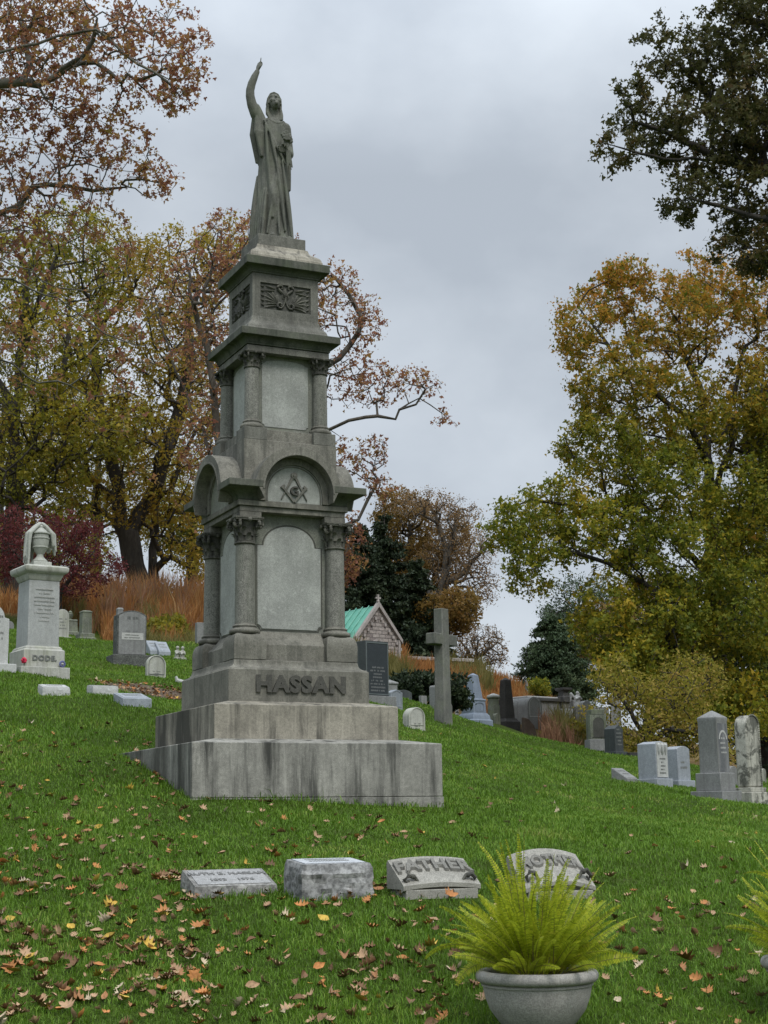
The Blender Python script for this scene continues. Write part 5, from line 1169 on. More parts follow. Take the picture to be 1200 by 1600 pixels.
# A: plane tree whose pale limbs reach in from the left
tb = at(-420, 1010, 37); tb[2] = gz(tb[0], tb[1]) - .2
tree('plane_tree', 'great plane tree reaching in from the left with pale crooked limbs and rusty leaves', 'tree', tb,
     [[tb, at(-415, 700, 37), at(-400, 450, 37), at(-370, 200, 37), at(-330, -60, 37)],
      pth((-405, 640, 37), (-250, 590, 37), (-90, 575, 36), (0, 562, 36), (20, 568, 36), (45, 590, 36), (60, 598, 36), (90, 595, 36), (110, 602, 36), (140, 620, 36), (163, 618, 36), (180, 607, 36), (205, 612, 36), (215, 636, 36)),
      pth((108, 602, 36), (118, 632, 36.3), (140, 655, 36.5), (160, 670, 36.5), (163, 692, 36.5), (185, 715, 36.8), (205, 740, 37)),
      pth((-400, 480, 37), (-220, 440, 36.5), (-80, 440, 36), (0, 435, 35.5), (20, 436, 35.5), (50, 452, 35.5), (90, 465, 35.5), (110, 480, 35.5), (135, 500, 35.5), (165, 522, 35.5), (200, 535, 35.5), (218, 541, 35.5), (250, 536, 35.5), (268, 548, 35.5), (300, 590, 35.5)),
      pth((213, 540, 35.5), (222, 515, 35.3), (238, 492, 35), (262, 478, 35), (300, 490, 35)),
      pth((-385, 330, 37), (-200, 360, 37), (-60, 395, 36.5), (0, 405, 36.5), (20, 415, 36.5), (50, 422, 36.5), (65, 438, 36.5), (90, 450, 36.5), (140, 455, 36.5), (168, 442, 36.5), (200, 438, 36.5)),
      pth((-390, 380, 37), (-160, 345, 38), (0, 333, 38), (30, 322, 38), (42, 305, 38), (52, 292, 38), (72, 288, 38), (110, 291, 38), (145, 298, 38), (200, 292, 38)),
      pth((-370, 200, 37), (-200, 190, 36), (-60, 145, 36), (0, 131, 36), (35, 127, 36), (60, 133, 36), (88, 119, 36), (110, 103, 36), (150, 98, 36), (190, 130, 36)),
      pth((40, 128, 36), (47, 100, 36), (40, 72, 36.4), (36, 40, 36.6)),
      pth((96, 117, 36), (98, 106, 35.8), (130, 88, 35.6), (146, 62, 35.5)),
      pth((-350, 60, 37), (-160, 90, 35), (0, 82, 35), (30, 73, 35), (60, 68, 35), (90, 56, 35), (130, 49, 35), (150, 46, 35), (180, 70, 35), (215, 100, 35), (262, 128, 35), (300, 170, 35)),
      pth((-340, -20, 37), (-120, 10, 36), (0, 32, 36), (60, 28, 36), (120, 10, 36))],
     [(60, 90, 36, 130, 110, 2.6), (230, 70, 35.5, 110, 85, 1.9), (300, 110, 35, 38, 48, .8), (0, 30, 36.5, 150, 120, 2.5), (90, 10, 36, 160, 70, 2.5), (60, 210, 37, 110, 60, 2), (180, 240, 37.5, 80, 60, 1.6), (240, 280, 38, 48, 40, 1),
      (80, 330, 37.5, 120, 60, 2), (-60, 330, 37, 120, 160, 2.5), (110, 430, 36.5, 150, 70, 2, 1800), (200, 520, 36, 110, 60, 2, 1200), (60, 540, 36.5, 120, 80, 2, 1200), (-100, 560, 37, 120, 130, 2.5, 2500), (190, 630, 36.5, 50, 50, 1.2, 500), (150, 160, 36, 90, 40, 1.5), (-200, 100, 37, 140, 180, 3), (275, 150, 35, 30, 30, .6)],
     2500, 24000, .074, LM_red, BK_plane, rroot=.22, rtip=.0065, spread=.17, seed=3, seg=.32, bias=.12)
# twisted bare limb that hangs beside the hood
# B: tall olive and brown trees behind the left hillside
b = at(24, 985, 72); b[2] = gz(b[0], b[1]) - .3
tree('oak_tree', 'dark-trunked olive-brown tree at the far left edge behind the DODE pillar', 'tree', b,
     [[b, at(20, 830, 72), at(24, 700, 72), at(30, 560, 72), at(45, 430, 72)], pth((22, 760, 72), (60, 660, 72), (100, 580, 72), (110, 470, 72)), pth((26, 640, 72), (-40, 560, 72), (-60, 450, 72)), pth((28, 560, 72), (60, 470, 71), (90, 400, 71))],
     [(20, 420, 72, 120, 90, 3.5), (110, 400, 73, 100, 80, 3.5), (-60, 520, 72, 120, 110, 4), (80, 540, 71, 130, 90, 4), (40, 680, 71, 150, 90, 4), (-60, 720, 71, 120, 120, 4), (130, 660, 72, 110, 80, 4), (60, 790, 72, 110, 60, 3)],
     1300, 34000, .11, LM_olive, BK_dark, rroot=.48, rtip=.018, spread=.55, seed=11, seg=.8)
b = at(228, 955, 78); b[2] = gz(b[0], b[1]) - .3
tree('oak_tree', 'big leaning-trunked yellow-brown tree between the DODE pillar and the tall monument', 'tree', b,
     [[b, at(205, 860, 78), at(186, 790, 78), at(170, 700, 78), at(150, 600, 78), at(150, 480, 78)], pth((196, 830, 78), (235, 780, 78), (262, 700, 77), (290, 600, 77), (300, 480, 77)), pth((186, 790, 78), (120, 720, 78), (80, 620, 78)), pth((240, 950, 78), (238, 860, 78.5), (246, 780, 78.5))],
     [(160, 420, 78, 120, 70, 4), (270, 430, 78, 100, 80, 4), (350, 400, 79, 60, 60, 3), (200, 540, 77, 140, 90, 5), (310, 560, 78, 100, 100, 5), (130, 660, 77, 120, 80, 5), (260, 690, 77, 110, 90, 5), (200, 790, 77, 90, 50, 3.5, 3000), (300, 820, 78, 70, 80, 3, 4500), (120, 790, 78, 90, 60, 3, 4000), (320, 880, 78, 50, 50, 2, 1500)],
     1500, 40000, .11, LM_brown, BK_dark, rroot=.62, rtip=.018, spread=.55, seed=12, seg=.8)
# C: tree behind the monument, branches showing to its right
b = at(350, 1000, 62); b[2] = gz(b[0], b[1]) - .3
tree('plane_tree', 'rusty-leaved plane tree rising behind the tall monument, its limb reaching right over open sky', 'tree', b,
     [[b, at(352, 860, 62), at(350, 760, 62), at(338, 660, 62), at(326, 560, 62), at(300, 470, 62), at(290, 400, 62)], pth((350, 780, 62), (322, 690, 62.5), (285, 600, 63), (255, 520, 63), (240, 450, 63)),
      pth((350, 760, 62), (400, 700, 62), (460, 680, 61), (515, 671, 60.5), (545, 657, 60), (590, 650, 60), (618, 655, 60), (624, 640, 60), (650, 632, 60), (665, 608, 60)), pth((622, 642, 60), (655, 622, 60), (690, 645, 60), (712, 662, 60)),
      pth((345, 720, 62), (420, 640, 62), (480, 600, 61), (530, 560, 61), (560, 520, 61), (570, 480, 61)), pth((560, 545, 61), (566, 500, 61), (545, 460, 61), (520, 430, 61)),
      pth((351, 840, 62), (430, 830, 62), (520, 830, 61), (560, 812, 61), (575, 780, 61), (592, 750, 61), (585, 742, 61)), pth((530, 828, 61), (545, 850, 61), (538, 880, 61)),
      pth((350, 880, 62), (320, 850, 61.5), (292, 810, 61), (276, 786, 61), (262, 762, 61), (240, 748, 61), (222, 732, 61))],
     [(560, 500, 61, 40, 55, 1.6), (520, 450, 61, 45, 50, 1.6), (540, 590, 61, 45, 50, 1.5), (590, 600, 60.5, 40, 40, 1.2), (650, 600, 60, 50, 28, 1.1), (690, 650, 60, 26, 20, .7), (560, 710, 61, 50, 35, 1.4), (590, 760, 61, 30, 30, 1, 1200), (470, 480, 62, 60, 90, 2.5),
      (370, 380, 62, 70, 50, 2.5), (300, 440, 62, 80, 60, 2.5), (330, 560, 62, 70, 90, 2.5), (410, 420, 62, 80, 60, 2.5), (440, 620, 62, 70, 100, 2.5), (330, 700, 62, 60, 90, 2.5), (545, 860, 61, 28, 60, 1.2, 2500), (500, 760, 62, 50, 60, 2)],
     1700, 17000, .088, LM_red, BK_mid, rroot=.26, rtip=.010, spread=.26, seed=13, seg=.5, bias=.12)
# low growth that closes the view under the left trees
for i, (px, py, D, rx, ry, mt_, sz, lb) in enumerate([(300, 800, 88, 80, 90, LM_olive, .22, 'bushy olive tree glimpsed behind the left column of the monument'), (150, 720, 95, 130, 140, LM_olive, .24, 'farther green-gold tree seen through the big leaning-trunked tree'), (0, 640, 96, 130, 170, LM_brown, .24, 'farther brown-green tree filling the sky gap at the left edge'), (60, 860, 90, 110, 60, LM_olive, .2, 'low green tree behind the dark red maple')]):
    b = at(px, 1000, D); b[2] = gz(b[0], b[1]) - 1
    tree('broadleaf_tree', lb, 'tree', b, [[b, at(px, py + ry*.6, D), at(px + 5, py - ry*.2, D)]], [(px, py, D, rx, ry, 4), (px - rx*.5, py + ry*.3, D, rx*.6, ry*.6, 3), (px + rx*.5, py + ry*.2, D, rx*.6, ry*.7, 3)], 420, 15000, sz*.6, mt_, BK_dark, rroot=.35, rtip=.02, spread=.6, seed=20 + i, seg=1.0, shape='leaf', group='trees closing the view at the left')
# K: dark red maple
b = at(95, 992, 60); b[2] = gz(b[0], b[1]) - .2
tree('red_maple', 'small dark red maple behind the DODE pillar', 'tree', b, [[b, at(92, 930, 60), at(80, 880, 60)], pth((92, 930, 60), (130, 880, 60), (160, 850, 60)), pth((92, 930, 60), (40, 880, 60), (10, 850, 60))],
     [(30, 820, 60, 60, 30, 2), (110, 835, 60, 60, 34, 2), (60, 870, 60, 90, 30, 2.2), (150, 885, 60, 45, 26, 1.5), (0, 870, 60, 50, 40, 2), (100, 915, 60, 60, 26, 1.5)], 520, 16000, .085, LM_maple, BK_dark, rroot=.14, rtip=.008, spread=.25, seed=31, seg=.4, shape='leaf')
# D: evergreens behind the mausoleum
def conifer(name, label, px, pytop, D, pyb, wpx, mat, n, seed, group=None, size=.3, lay=26):
    b = at(px, pyb, D); b[2] = min(b[2], gz(b[0], b[1]) + .5) - .5; top = at(px, pytop, D); H = top[2] - b[2]; t = empty(name, label, 'tree', tuple(b), 0, group)
    r = np.random.default_rng(seed); m = MB(); m.tube([(0, 0, 0), (0, 0, H*.5), (0, 0, H*.98)], [H*.022, H*.013, .02], 8)
    C = []; W = wpx*mpp(D)/2
    for i in range(lay*7):
        f = r.uniform(0.02, 1) ** .8; z = H*(.10 + .88*(1-f)); L_ = W*(f**.75)*r.uniform(.65, 1.12) + .15; a = r.uniform(0, 2*math.pi); k = max(3, int(n/(lay*7)*(f+.3)))
        e = np.array([math.cos(a)*L_, math.sin(a)*L_, L_*r.uniform(-.18, .12)]); m.tube([(0, 0, z), tuple(np.array([0, 0, z]) + e*.6 + [0, 0, .05]), tuple(np.array([0, 0, z]) + e)], [.05, .03, .012], 4, cap=False)
        s = r.uniform(.18, 1.03, k)[:, None]; C.append(np.array([0, 0, z]) + e*s + r.normal(0, 1, (k, 3))*[.30, .30, .16]*(1.15 - s*.5)*L_*.32)
    m.build('trunk', BK_dark, t); leaves('crown', np.concatenate(C), size, mat, t, seed, 'leaf', .5)
    return t
conifer('spruce_tree', 'dark evergreen just right of the monument columns, left of its neighbours', 562, 800, 97, 1060, 150, LM_ever, 55000, 41, size=.17)
conifer('spruce_tree', 'very dark evergreen behind the mausoleum roof', 604, 790, 99, 1060, 150, LM_ever, 55000, 42, size=.17)
conifer('spruce_tree', 'dark evergreen behind the mausoleum gable, under the rusty oak', 655, 865, 96, 1060, 120, LM_ever, 40000, 43, size=.17)
b = at(640, 1050, 112); b[2] = gz(b[0], b[1]) - .5
tree('oak_tree', 'rust and olive oak with spreading limbs right of the evergreens', 'tree', b,
     [[b, at(650, 970, 112), at(672, 920, 112), at(690, 880, 111), at(705, 830, 111)], pth((655, 960, 112), (640, 900, 112), (640, 820, 112)), pth((672, 920, 112), (720, 890, 111), (755, 870, 111)), pth((690, 880, 111), (730, 840, 111), (740, 810, 111))],
     [(640, 840, 113, 50, 70, 4), (620, 800, 113, 40, 40, 3), (660, 900, 112, 50, 60, 4), (700, 850, 112, 40, 50, 3, 1500), (600, 900, 113, 50, 60, 4), (715, 955, 97, 34, 36, 2.5, 2600), (680, 960, 97, 34, 30, 2.5, 1600)], 1100, 34000, .115, LM_oak, BK_dark, rroot=.5, rtip=.02, spread=.5, seed=44, seg=.8)
b = at(676, 1050, 108); b[2] = gz(b[0], b[1]) - .5
tree('maple_tree', 'thin-leaved reddish tree showing pale branches against the sky right of the oak', 'tree', b,
     [[b, at(690, 930, 108), at(705, 850, 108), at(715, 800, 108)], pth((692, 920, 108), (735, 880, 108), (768, 850, 108)), pth((700, 880, 108), (680, 800, 108))],
     [(660, 790, 108, 50, 24, 3), (715, 810, 108, 42, 34, 3), (745, 860, 108, 34, 40, 3), (755, 920, 108, 26, 30, 2), (700, 880, 108, 50, 50, 3)], 1000, 12000, .11, LM_thin, BK_mid, rroot=.4, rtip=.014, spread=.5, seed=45, seg=.8, shape='leaf')
b = at(742, 1052, 105); b[2] = gz(b[0], b[1]) - .5
tree('bare_tree', 'nearly bare pale brown tree right of the stone cross', 'tree', b,
     [[b, at(742, 1030, 105), at(748, 1000, 105)], pth((742, 1035, 105), (722, 1005, 105), (710, 985, 105)), pth((742, 1030, 105), (770, 1010, 105), (785, 995, 105)), pth((742, 1040, 105), (715, 1030, 105), (700, 1015, 105))],
     [(745, 1000, 105, 46, 26, 2.5), (725, 1020, 105, 30, 26, 2), (775, 1020, 105, 22, 26, 2), (745, 1030, 105, 50, 20, 2)], 700, 4500, .10, LM_thin, BK_mid, rroot=.22, rtip=.014, spread=.35, seed=46, seg=.5, shape='leaf')
conifer('pine_tree', 'broad dark green pine above the stone vault', 868, 950, 98, 1098, 150, LM_pine, 110000, 47, size=.13, lay=60)
for i, (px, py, rx, ry, D, mat_, lb) in enumerate([(905, 960, 60, 60, 105, LM_pine, 'rounded green tree behind the right side of the dark pine'), (960, 1000, 60, 70, 100, LM_oak, 'brownish tree between the pine and the yellow-green tree'), (1010, 960, 60, 60, 108, LM_thin, 'pale rusty tree glimpsed through the yellow-green crown')]):
    b = at(px, 1130, D); b[2] = gz(b[0], b[1]) - 1
    tree('broadleaf_tree', lb, 'tree', b, [[b, at(px, py + 20, D)]], [(px, py, D, rx, ry, 4), (px + rx*.4, py + ry*.7, D, rx*.7, ry*.6, 3)], 400, 16000, .13, mat_, BK_dark, rroot=.3, rtip=.02, spread=.5, seed=60 + i, seg=.9, shape='leaf')
# H: the big yellow-green maple at the right
b = at(1120, 1235, 62); b[2] = gz(b[0], b[1]) - .3
tree('maple_tree', 'big yellow-green maple with dark forked limbs filling the right side', 'tree', b,
     [[b, at(1118, 1050, 62), at(1112, 900, 62), at(1108, 780, 62), at(1105, 690, 62), at(1092, 600, 62), at(1060, 520, 62)], pth((1108, 780, 62), (1145, 700, 62), (1140, 640, 62), (1165, 540, 62)), pth((1110, 740, 62), (1085, 680, 61), (1070, 650, 61), (1020, 610, 61), (960, 560, 61), (920, 500, 61)),
      pth((1113, 900, 62), (1040, 830, 60), (960, 800, 60), (900, 790, 60), (830, 780, 60), (780, 800, 60)), pth((1115, 960, 62), (1030, 930, 59), (950, 880, 59), (880, 860, 59), (800, 860, 59)), pth((1105, 700, 62), (1160, 640, 62), (1220, 600, 62)), pth((1112, 860, 62), (1200, 800, 62), (1260, 760, 62)),
      pth((1118, 1040, 62), (1040, 1010, 59), (970, 1000, 58)), pth((1092, 600, 62), (1000, 640, 61), (940, 620, 61)), pth((1118, 1060, 62), (1180, 1000, 60), (1240, 960, 60))],
     [(960, 450, 62, 55, 45, 3), (905, 515, 61, 45, 45, 2.6), (1040, 520, 62, 90, 70, 4.5), (1090, 440, 63, 60, 38, 3), (1165, 470, 62, 70, 70, 4), (960, 600, 61, 70, 60, 3.5), (1060, 650, 61, 90, 70, 4), (1180, 640, 62, 80, 90, 4), (940, 710, 60, 70, 55, 3.5), (1040, 770, 60, 100, 70, 4),
      (860, 800, 60, 70, 45, 3), (795, 830, 59.5, 42, 42, 2), (840, 890, 59, 50, 40, 2.4, 1800), (940, 840, 59, 80, 60, 3.5), (1060, 880, 59, 100, 70, 4), (1180, 800, 61, 80, 100, 4), (940, 960, 58, 50, 60, 2.5, 2200), (1030, 990, 58, 80, 70, 3), (1150, 960, 59, 90, 90, 4), (1080, 1070, 58, 90, 50, 3, 4500), (980, 1040, 57, 55, 45, 2.5, 3500), (1110, 1120, 57, 90, 40, 3, 3500), (1180, 1080, 59, 70, 70, 3, 4500), (1260, 700, 62, 80, 250, 4), (905, 590, 60, 26, 26, 1.2)],
     2500, 140000, .10, LM_yg, BK_dark, rroot=.38, rtip=.011, spread=.42, seed=51, seg=.6, bias=.15)
# L: dark mass behind it at the right edge
b = at(1200, 1230, 74); b[2] = gz(b[0], b[1]) - .5
tree('broadleaf_tree', 'dark green tree in deep shade behind the big maple at the right edge', 'tree', b, [[b, at(1200, 1000, 74), at(1190, 850, 74)]], [(1190, 880, 74, 80, 130, 5), (1160, 1030, 74, 110, 110, 5), (1220, 700, 75, 60, 110, 4), (1080, 1000, 76, 80, 120, 4), (1180, 1130, 73, 90, 80, 4)], 700, 50000, .17, LM_ever, BK_dark, rroot=.5, rtip=.02, spread=.7, seed=52, seg=1.0, shape='leaf')
# J: low yellow-tan tree in front
b = at(1008, 1205, 48); b[2] = gz(b[0], b[1]) - .3
tree('crabapple_tree', 'low spreading tree with yellow-tan leaves behind the right-hand headstones', 'tree', b,
     [[b, at(1010, 1165, 48), at(1016, 1140, 48)], pth((1010, 1165, 48), (975, 1145, 48), (930, 1130, 48)), pth((1010, 1160, 48), (1050, 1140, 47), (1090, 1150, 47)), pth((1012, 1150, 48), (1040, 1110, 48), (1080, 1095, 48)), pth((1010, 1150, 48), (985, 1110, 48), (960, 1080, 48))],
     [(1000, 1090, 48, 60, 40, 1.8), (1060, 1100, 48, 60, 45, 1.8), (1030, 1140, 47.5, 80, 35, 1.6), (960, 1060, 48.5, 34, 34, 1.2), (1000, 1160, 47.5, 50, 20, 1), (1120, 1160, 47.5, 60, 40, 1.6), (1080, 1060, 49, 60, 40, 1.8), (930, 1115, 48, 26, 16, .6, 300)], 800, 15000, .085, LM_ytan, BK_dark, rroot=.16, rtip=.008, spread=.25, seed=53, seg=.3, shape='leaf', bias=.12)
# I: near tree hanging in at the upper right
tb = at(1520, 900, 33); tb[2] = gz(tb[0], tb[1]) - .2
tree('sweetgum_tree', 'dark leafy boughs of a near tree hanging in at the upper right', 'tree', tb,
     [[tb, at(1515, 600, 33), at(1500, 400, 33), at(1490, 100, 33), at(1480, -100, 33)], pth((1505, 470, 33), (1350, 330, 33), (1200, 262, 33), (1120, 248, 33), (1050, 210, 33), (990, 190, 33)), pth((1120, 248, 33), (1060, 250, 32.6), (1000, 240, 32.5), (950, 225, 32.5)),
      pth((1500, 400, 33), (1350, 280, 34), (1200, 190, 34), (1130, 165, 34), (1080, 120, 34), (1030, 70, 34)), pth((1490, 200, 33), (1330, 80, 33), (1200, 40, 33), (1120, 10, 33)), pth((1505, 480, 33), (1350, 420, 32), (1220, 350, 32), (1150, 330, 32), (1080, 310, 32)), pth((1510, 560, 33), (1300, 500, 32), (1190, 400, 32))],
     [(985, 170, 33, 42, 34, 1.2), (960, 235, 32.5, 36, 30, 1), (1040, 210, 33, 55, 50, 1.5), (1040, 70, 33.5, 50, 40, 1.4), (1110, 110, 33.5, 70, 60, 1.8), (1120, 230, 33, 80, 60, 2), (1080, 310, 32.5, 50, 40, 1.3), (1160, 40, 33, 80, 60, 2), (1180, 180, 33, 80, 90, 2), (1170, 320, 32.5, 60, 60, 1.6), (1200, 390, 32, 50, 40, 1.4), (1280, 200, 33, 90, 220, 2.5), (1130, 380, 32, 30, 22, .8, 400), (1230, -20, 33, 100, 60, 2)],
     1700, 42000, .068, LM_near, BK_dark, rroot=.4, rtip=.0065, spread=.17, seed=54, seg=.28, bias=.12)

# ================================================================== lawn, fallen leaves, meadow, potted ferns
def hit(px, py, lo=7.0, hi=110.0):
    """where the line of sight through a photo pixel first meets the ground"""
    D = np.geomspace(lo, hi, 400); d = FW + RT*(px-600)/FPX + UP*(800-py)/FPX; Pn = CAM[None] + d[None]/d[1]*D[:, None]
    under = np.where(Pn[:, 2] < ground(Pn[:, 0], Pn[:, 1]))[0]
    return Pn[under[0]] if len(under) else Pn[-1]
SOILC = hit(235, 1082)
soil_r = (1.15, .75)
def in_soil(x, y, k=1.0): return ((x - SOILC[0]-.1)/(soil_r[0]*k))**2 + ((y - SOILC[1])/(soil_r[1]*k*1.6))**2 < 1
def in_mon(x, y, w=1.5):
    lx = ct_*x + st_*y; ly = -st_*x + ct_*y; return (abs(lx) < w) & (abs(ly) < w)
def make_grass():
    r = np.random.default_rng(5); n = 620000; a, b = 7.0, 56.0
    D = (a**.4 + r.random(n) * (b**.4 - a**.4)) ** 2.5; u = r.uniform(-.33, .33, n)
    x = CAM[0] + D*u; y = CAM[1] + D
    keep = ~in_mon(x, y, 1.49) & ~(in_soil(x, y, .9) & (r.random(n) < .9)); x, y, D = x[keep], y[keep], D[keep]; n = len(x)
    z = ground(x, y) - .008
    pat = .5 + .5*np.sin(x*2.1 + 2*np.sin(y*1.3)) * np.sin(y*1.7 + 1.5*np.sin(x*.9))
    h = (.022 + .034*r.random(n)**1.6) * (.8 + .7*pat) * (1 + D/110) * np.where(r.random(n) < .03, 1.6, 1)
    near = in_mon(x, y, 1.62); h = np.where(near, h*1.5, h)
    w = .0021 * (D/8)**.8 * r.uniform(.7, 1.4, n); az = r.uniform(0, 2*math.pi, n); ln = r.uniform(.2, 1.1, n)
    dx, dy = np.cos(az), np.sin(az); p0 = np.stack([x, y, z], 1); lean = np.stack([dx, dy, np.zeros(n)], 1); side = np.stack([-dy, dx, np.zeros(n)], 1)
    # turn the blade's flat side roughly at random
    side = side*np.cos(r.uniform(-1, 1, n))[:, None] + lean*np.sin(r.uniform(-1, 1, n))[:, None]
    up = np.array([0, 0, 1.0]); mid = p0 + up*(h*.62)[:, None] + lean*(h*ln*.28)[:, None]; tip = p0 + up*(h*(1 - .25*ln))[:, None] + lean*(h*ln*.85)[:, None]
    W = w[:, None]
    V = np.stack([p0 - side*W, p0 + side*W, mid + side*W*.8, mid - side*W*.8, tip], 1).reshape(-1, 3); base = np.arange(n)*5
    F4 = np.stack([base, base+1, base+2, base+3], 1); F3 = np.stack([base+3, base+2, base+4], 1)
    m = leafmat('grass_blade', [(0, (.066, .080, .014)), (.22, (.078, .140, .012)), (.5, (.105, .215, .015)), (.75, (.165, .275, .028)), (.9, (.25, .31, .055)), (1, (.38, .32, .14))], .52, transl=.3, rough=.55, patch_scale=.8)
    o = np_mesh('grass', V, [F4, F3], m); tag(o, 'short green grass covering the sloping lawn', 'grass', kind='stuff')
make_grass()
# bare soil patch
m = MB(); n = 40; ringsv = []
def soil_mesh():
    V, F = [(SOILC[0]+.1, SOILC[1], gz(SOILC[0]+.1, SOILC[1]) + .006)], []
    for k, f in enumerate((.35, .7, 1.0)):
        for i in range(n):
            a = 2*math.pi*i/n; q = f*(1 + .13*math.sin(a*3+1) + .08*math.sin(a*7)); x = SOILC[0] + .1 + soil_r[0]*q*math.cos(a); y = SOILC[1] + soil_r[1]*1.6*q*math.sin(a); V.append((x, y, gz(x, y) + (.012 if f < 1 else -.01)))
    for i in range(n):
        j = (i+1) % n; F.append((0, 1+i, 1+j))
        for k in range(2): F.append((1+k*n+i, 1+(k+1)*n+i, 1+(k+1)*n+j, 1+k*n+j))
    mb = MB(); mb.add(V, F); mt, nt, b = newmat('bare_soil'); t = N(nt, 'ShaderNodeTexCoord'); nn = noise(nt, t.outputs['Object'], 22, 6, .75); rp = ramp(nt, [(.3, (.045, .032, .02)), (.55, (.12, .085, .055)), (.75, (.24, .17, .11))]); nt.links.new(nn.outputs['Fac'], rp.inputs[0]); nt.links.new(rp.outputs[0], b.inputs['Base Color']); b.inputs['Roughness'].default_value = 1
    bp = N(nt, 'ShaderNodeBump'); bp.inputs['Distance'].default_value = .05; nt.links.new(nn.outputs['Fac'], bp.inputs['Height']); nt.links.new(bp.outputs[0], b.inputs['Normal'])
    tag(mb.build('bare_soil', mt), 'bare brown earth patch littered with leaves left of the monument', 'soil', kind='structure')
soil_mesh()
# fallen leaves
def leaf_outline(kind, r):
    if kind == 0:      # lobed oak leaf
        P = []; 
        for t, w in [(0, .03), (.08, .05), (.16, .20), (.24, .10), (.36, .34), (.46, .15), (.60, .36), (.70, .16), (.82, .22), (.92, .10), (1, .0)]: P.append((t, w*r.uniform(.85, 1.15)))
    elif kind == 1:    # maple-like
        P = [(0, .02), (.10, .05), (.08, .38), (.28, .26), (.36, .52), (.50, .26), (.66, .34), (.70, .16), (.86, .14), (1, 0)]
    else: P = [(0, .02), (.15, .16), (.35, .27), (.6, .26), (.82, .13), (1, 0)]
    return P
def leaf_verts(kind, r):
    """leaf as strips either side of the midrib, curled"""
    P = leaf_outline(kind, r); c1 = r.uniform(.2, 1.6); c2 = r.uniform(.3, 2.2); V = []; 
    for t, w in P:
        zc = c1*.35*(t-.5)**2*2
        for s in (-1, 0, 1): V.append(((t-.5), s*w, zc + c2*(abs(s*w))**1.4*.9 + (.04*r.random() if s else 0)))
    F = []
    for i in range(len(P)-1):
        for s in (0, 1): F.append((i*3+s, i*3+s+1, (i+1)*3+s+1, (i+1)*3+s))
    V = np.array(V); V[:, 2] -= V[:, 2].min(); return V, np.array(F)
rl = random.Random(9)
FLC = [('tan', (.40, .25, .14)), ('orange', (.48, .20, .055)), ('dark brown', (.17, .085, .035)), ('yellow', (.52, .34, .05)), ('russet', (.33, .15, .055)), ('pale cream', (.50, .40, .27))]
def flmat(nm, c):
    m, nt, b = newmat('fallen_' + nm.replace(' ', '_')); t = N(nt, 'ShaderNodeTexCoord'); nn = noise(nt, t.outputs['Object'], 5, 5, .7); rp = ramp(nt, [(.3, tuple(x*.55 for x in c)), (.65, tuple(min(1, x*1.15) for x in c))]); nt.links.new(nn.outputs['Fac'], rp.inputs[0]); nt.links.new(rp.outputs[0], b.inputs['Base Color']); b.inputs['Roughness'].default_value = .7
    return m
FLM = [flmat(*c) for c in FLC]
wts = [.33, .16, .28, .06, .11, .06]
clusters = [(290, 1378, 14, 20), (262, 1372, 10, 26), (590, 1392, 16, 16), (560, 1402, 8, 30), (200, 1370, 12, 40), (215, 1490, 16, 50), (60, 1470, 12, 40), (340, 1415, 10, 60), (640, 1400, 8, 14), (230, 1195, 18, 14), (255, 1215, 16, 14), (215, 1180, 14, 8), (450, 1250, 12, 60), (740, 1545, 8, 16), (260, 1530, 10, 30), (480, 1560, 8, 60), (640, 1520, 10, 60), (1060, 1420, 8, 40), (100, 1550, 8, 60)]
pts_ = []
for px, py, k, sp in clusters:
    for _ in range(k): pts_.append((px + rl.gauss(0, sp), py + rl.gauss(0, sp*.25)))
for _ in range(2600):
    px = rl.uniform(-60, 1260); py = 1130 + 480*rl.random()**.85
    if rl.random() < (1.0 if px < 330 else .50 if px < 700 else .28) : pts_.append((px, py))
LF = []
for px, py in pts_:
    q = hit(px, py)
    if in_mon(q[0], q[1], 1.52): continue
    LF.append((q[0], q[1]))
for _ in range(420):
    a = rl.uniform(0, 2*math.pi); f = rl.random()**.5*1.1; LF.append((SOILC[0] + .1 + soil_r[0]*f*math.cos(a), SOILC[1] + soil_r[1]*1.6*f*math.sin(a)))
LF.sort(key=lambda q: (q[0]-CAM[0])**2 + (q[1]-CAM[1])**2)
protos = []
LAND = [(358, 1375, 'the RUTH marker'), (513, 1370, 'the rough grey block'), (678, 1365, 'the FATHER stone'), (855, 1370, 'the MOTHER stone'), (842, 1560, 'the planter'), (1200, 1480, 'the right-hand fern'), (0, 1600, 'the lower left corner'), (300, 1600, 'the bottom edge below RUTH'), (560, 1600, 'the bottom edge left of the planter'), (0, 1380, 'the left edge'), (1100, 1600, 'the lower right corner')]
rn = np.random.default_rng(3)
for ci in range(len(FLC)):
    for kd in (0, 1, 0, 2) if ci != 3 else (1, 2, 1, 2):
        V, F = leaf_verts(kd, rn); me = bpy.data.meshes.new('fallen_leaf'); me.from_pydata([tuple(v) for v in V], [], [tuple(int(i) for i in f) for f in F]); me.materials.append(FLM[ci]); me.shade_smooth(); protos.append((ci, me, V, F))
bulkV, bulkF, bulkM, off = [], [], [], 0
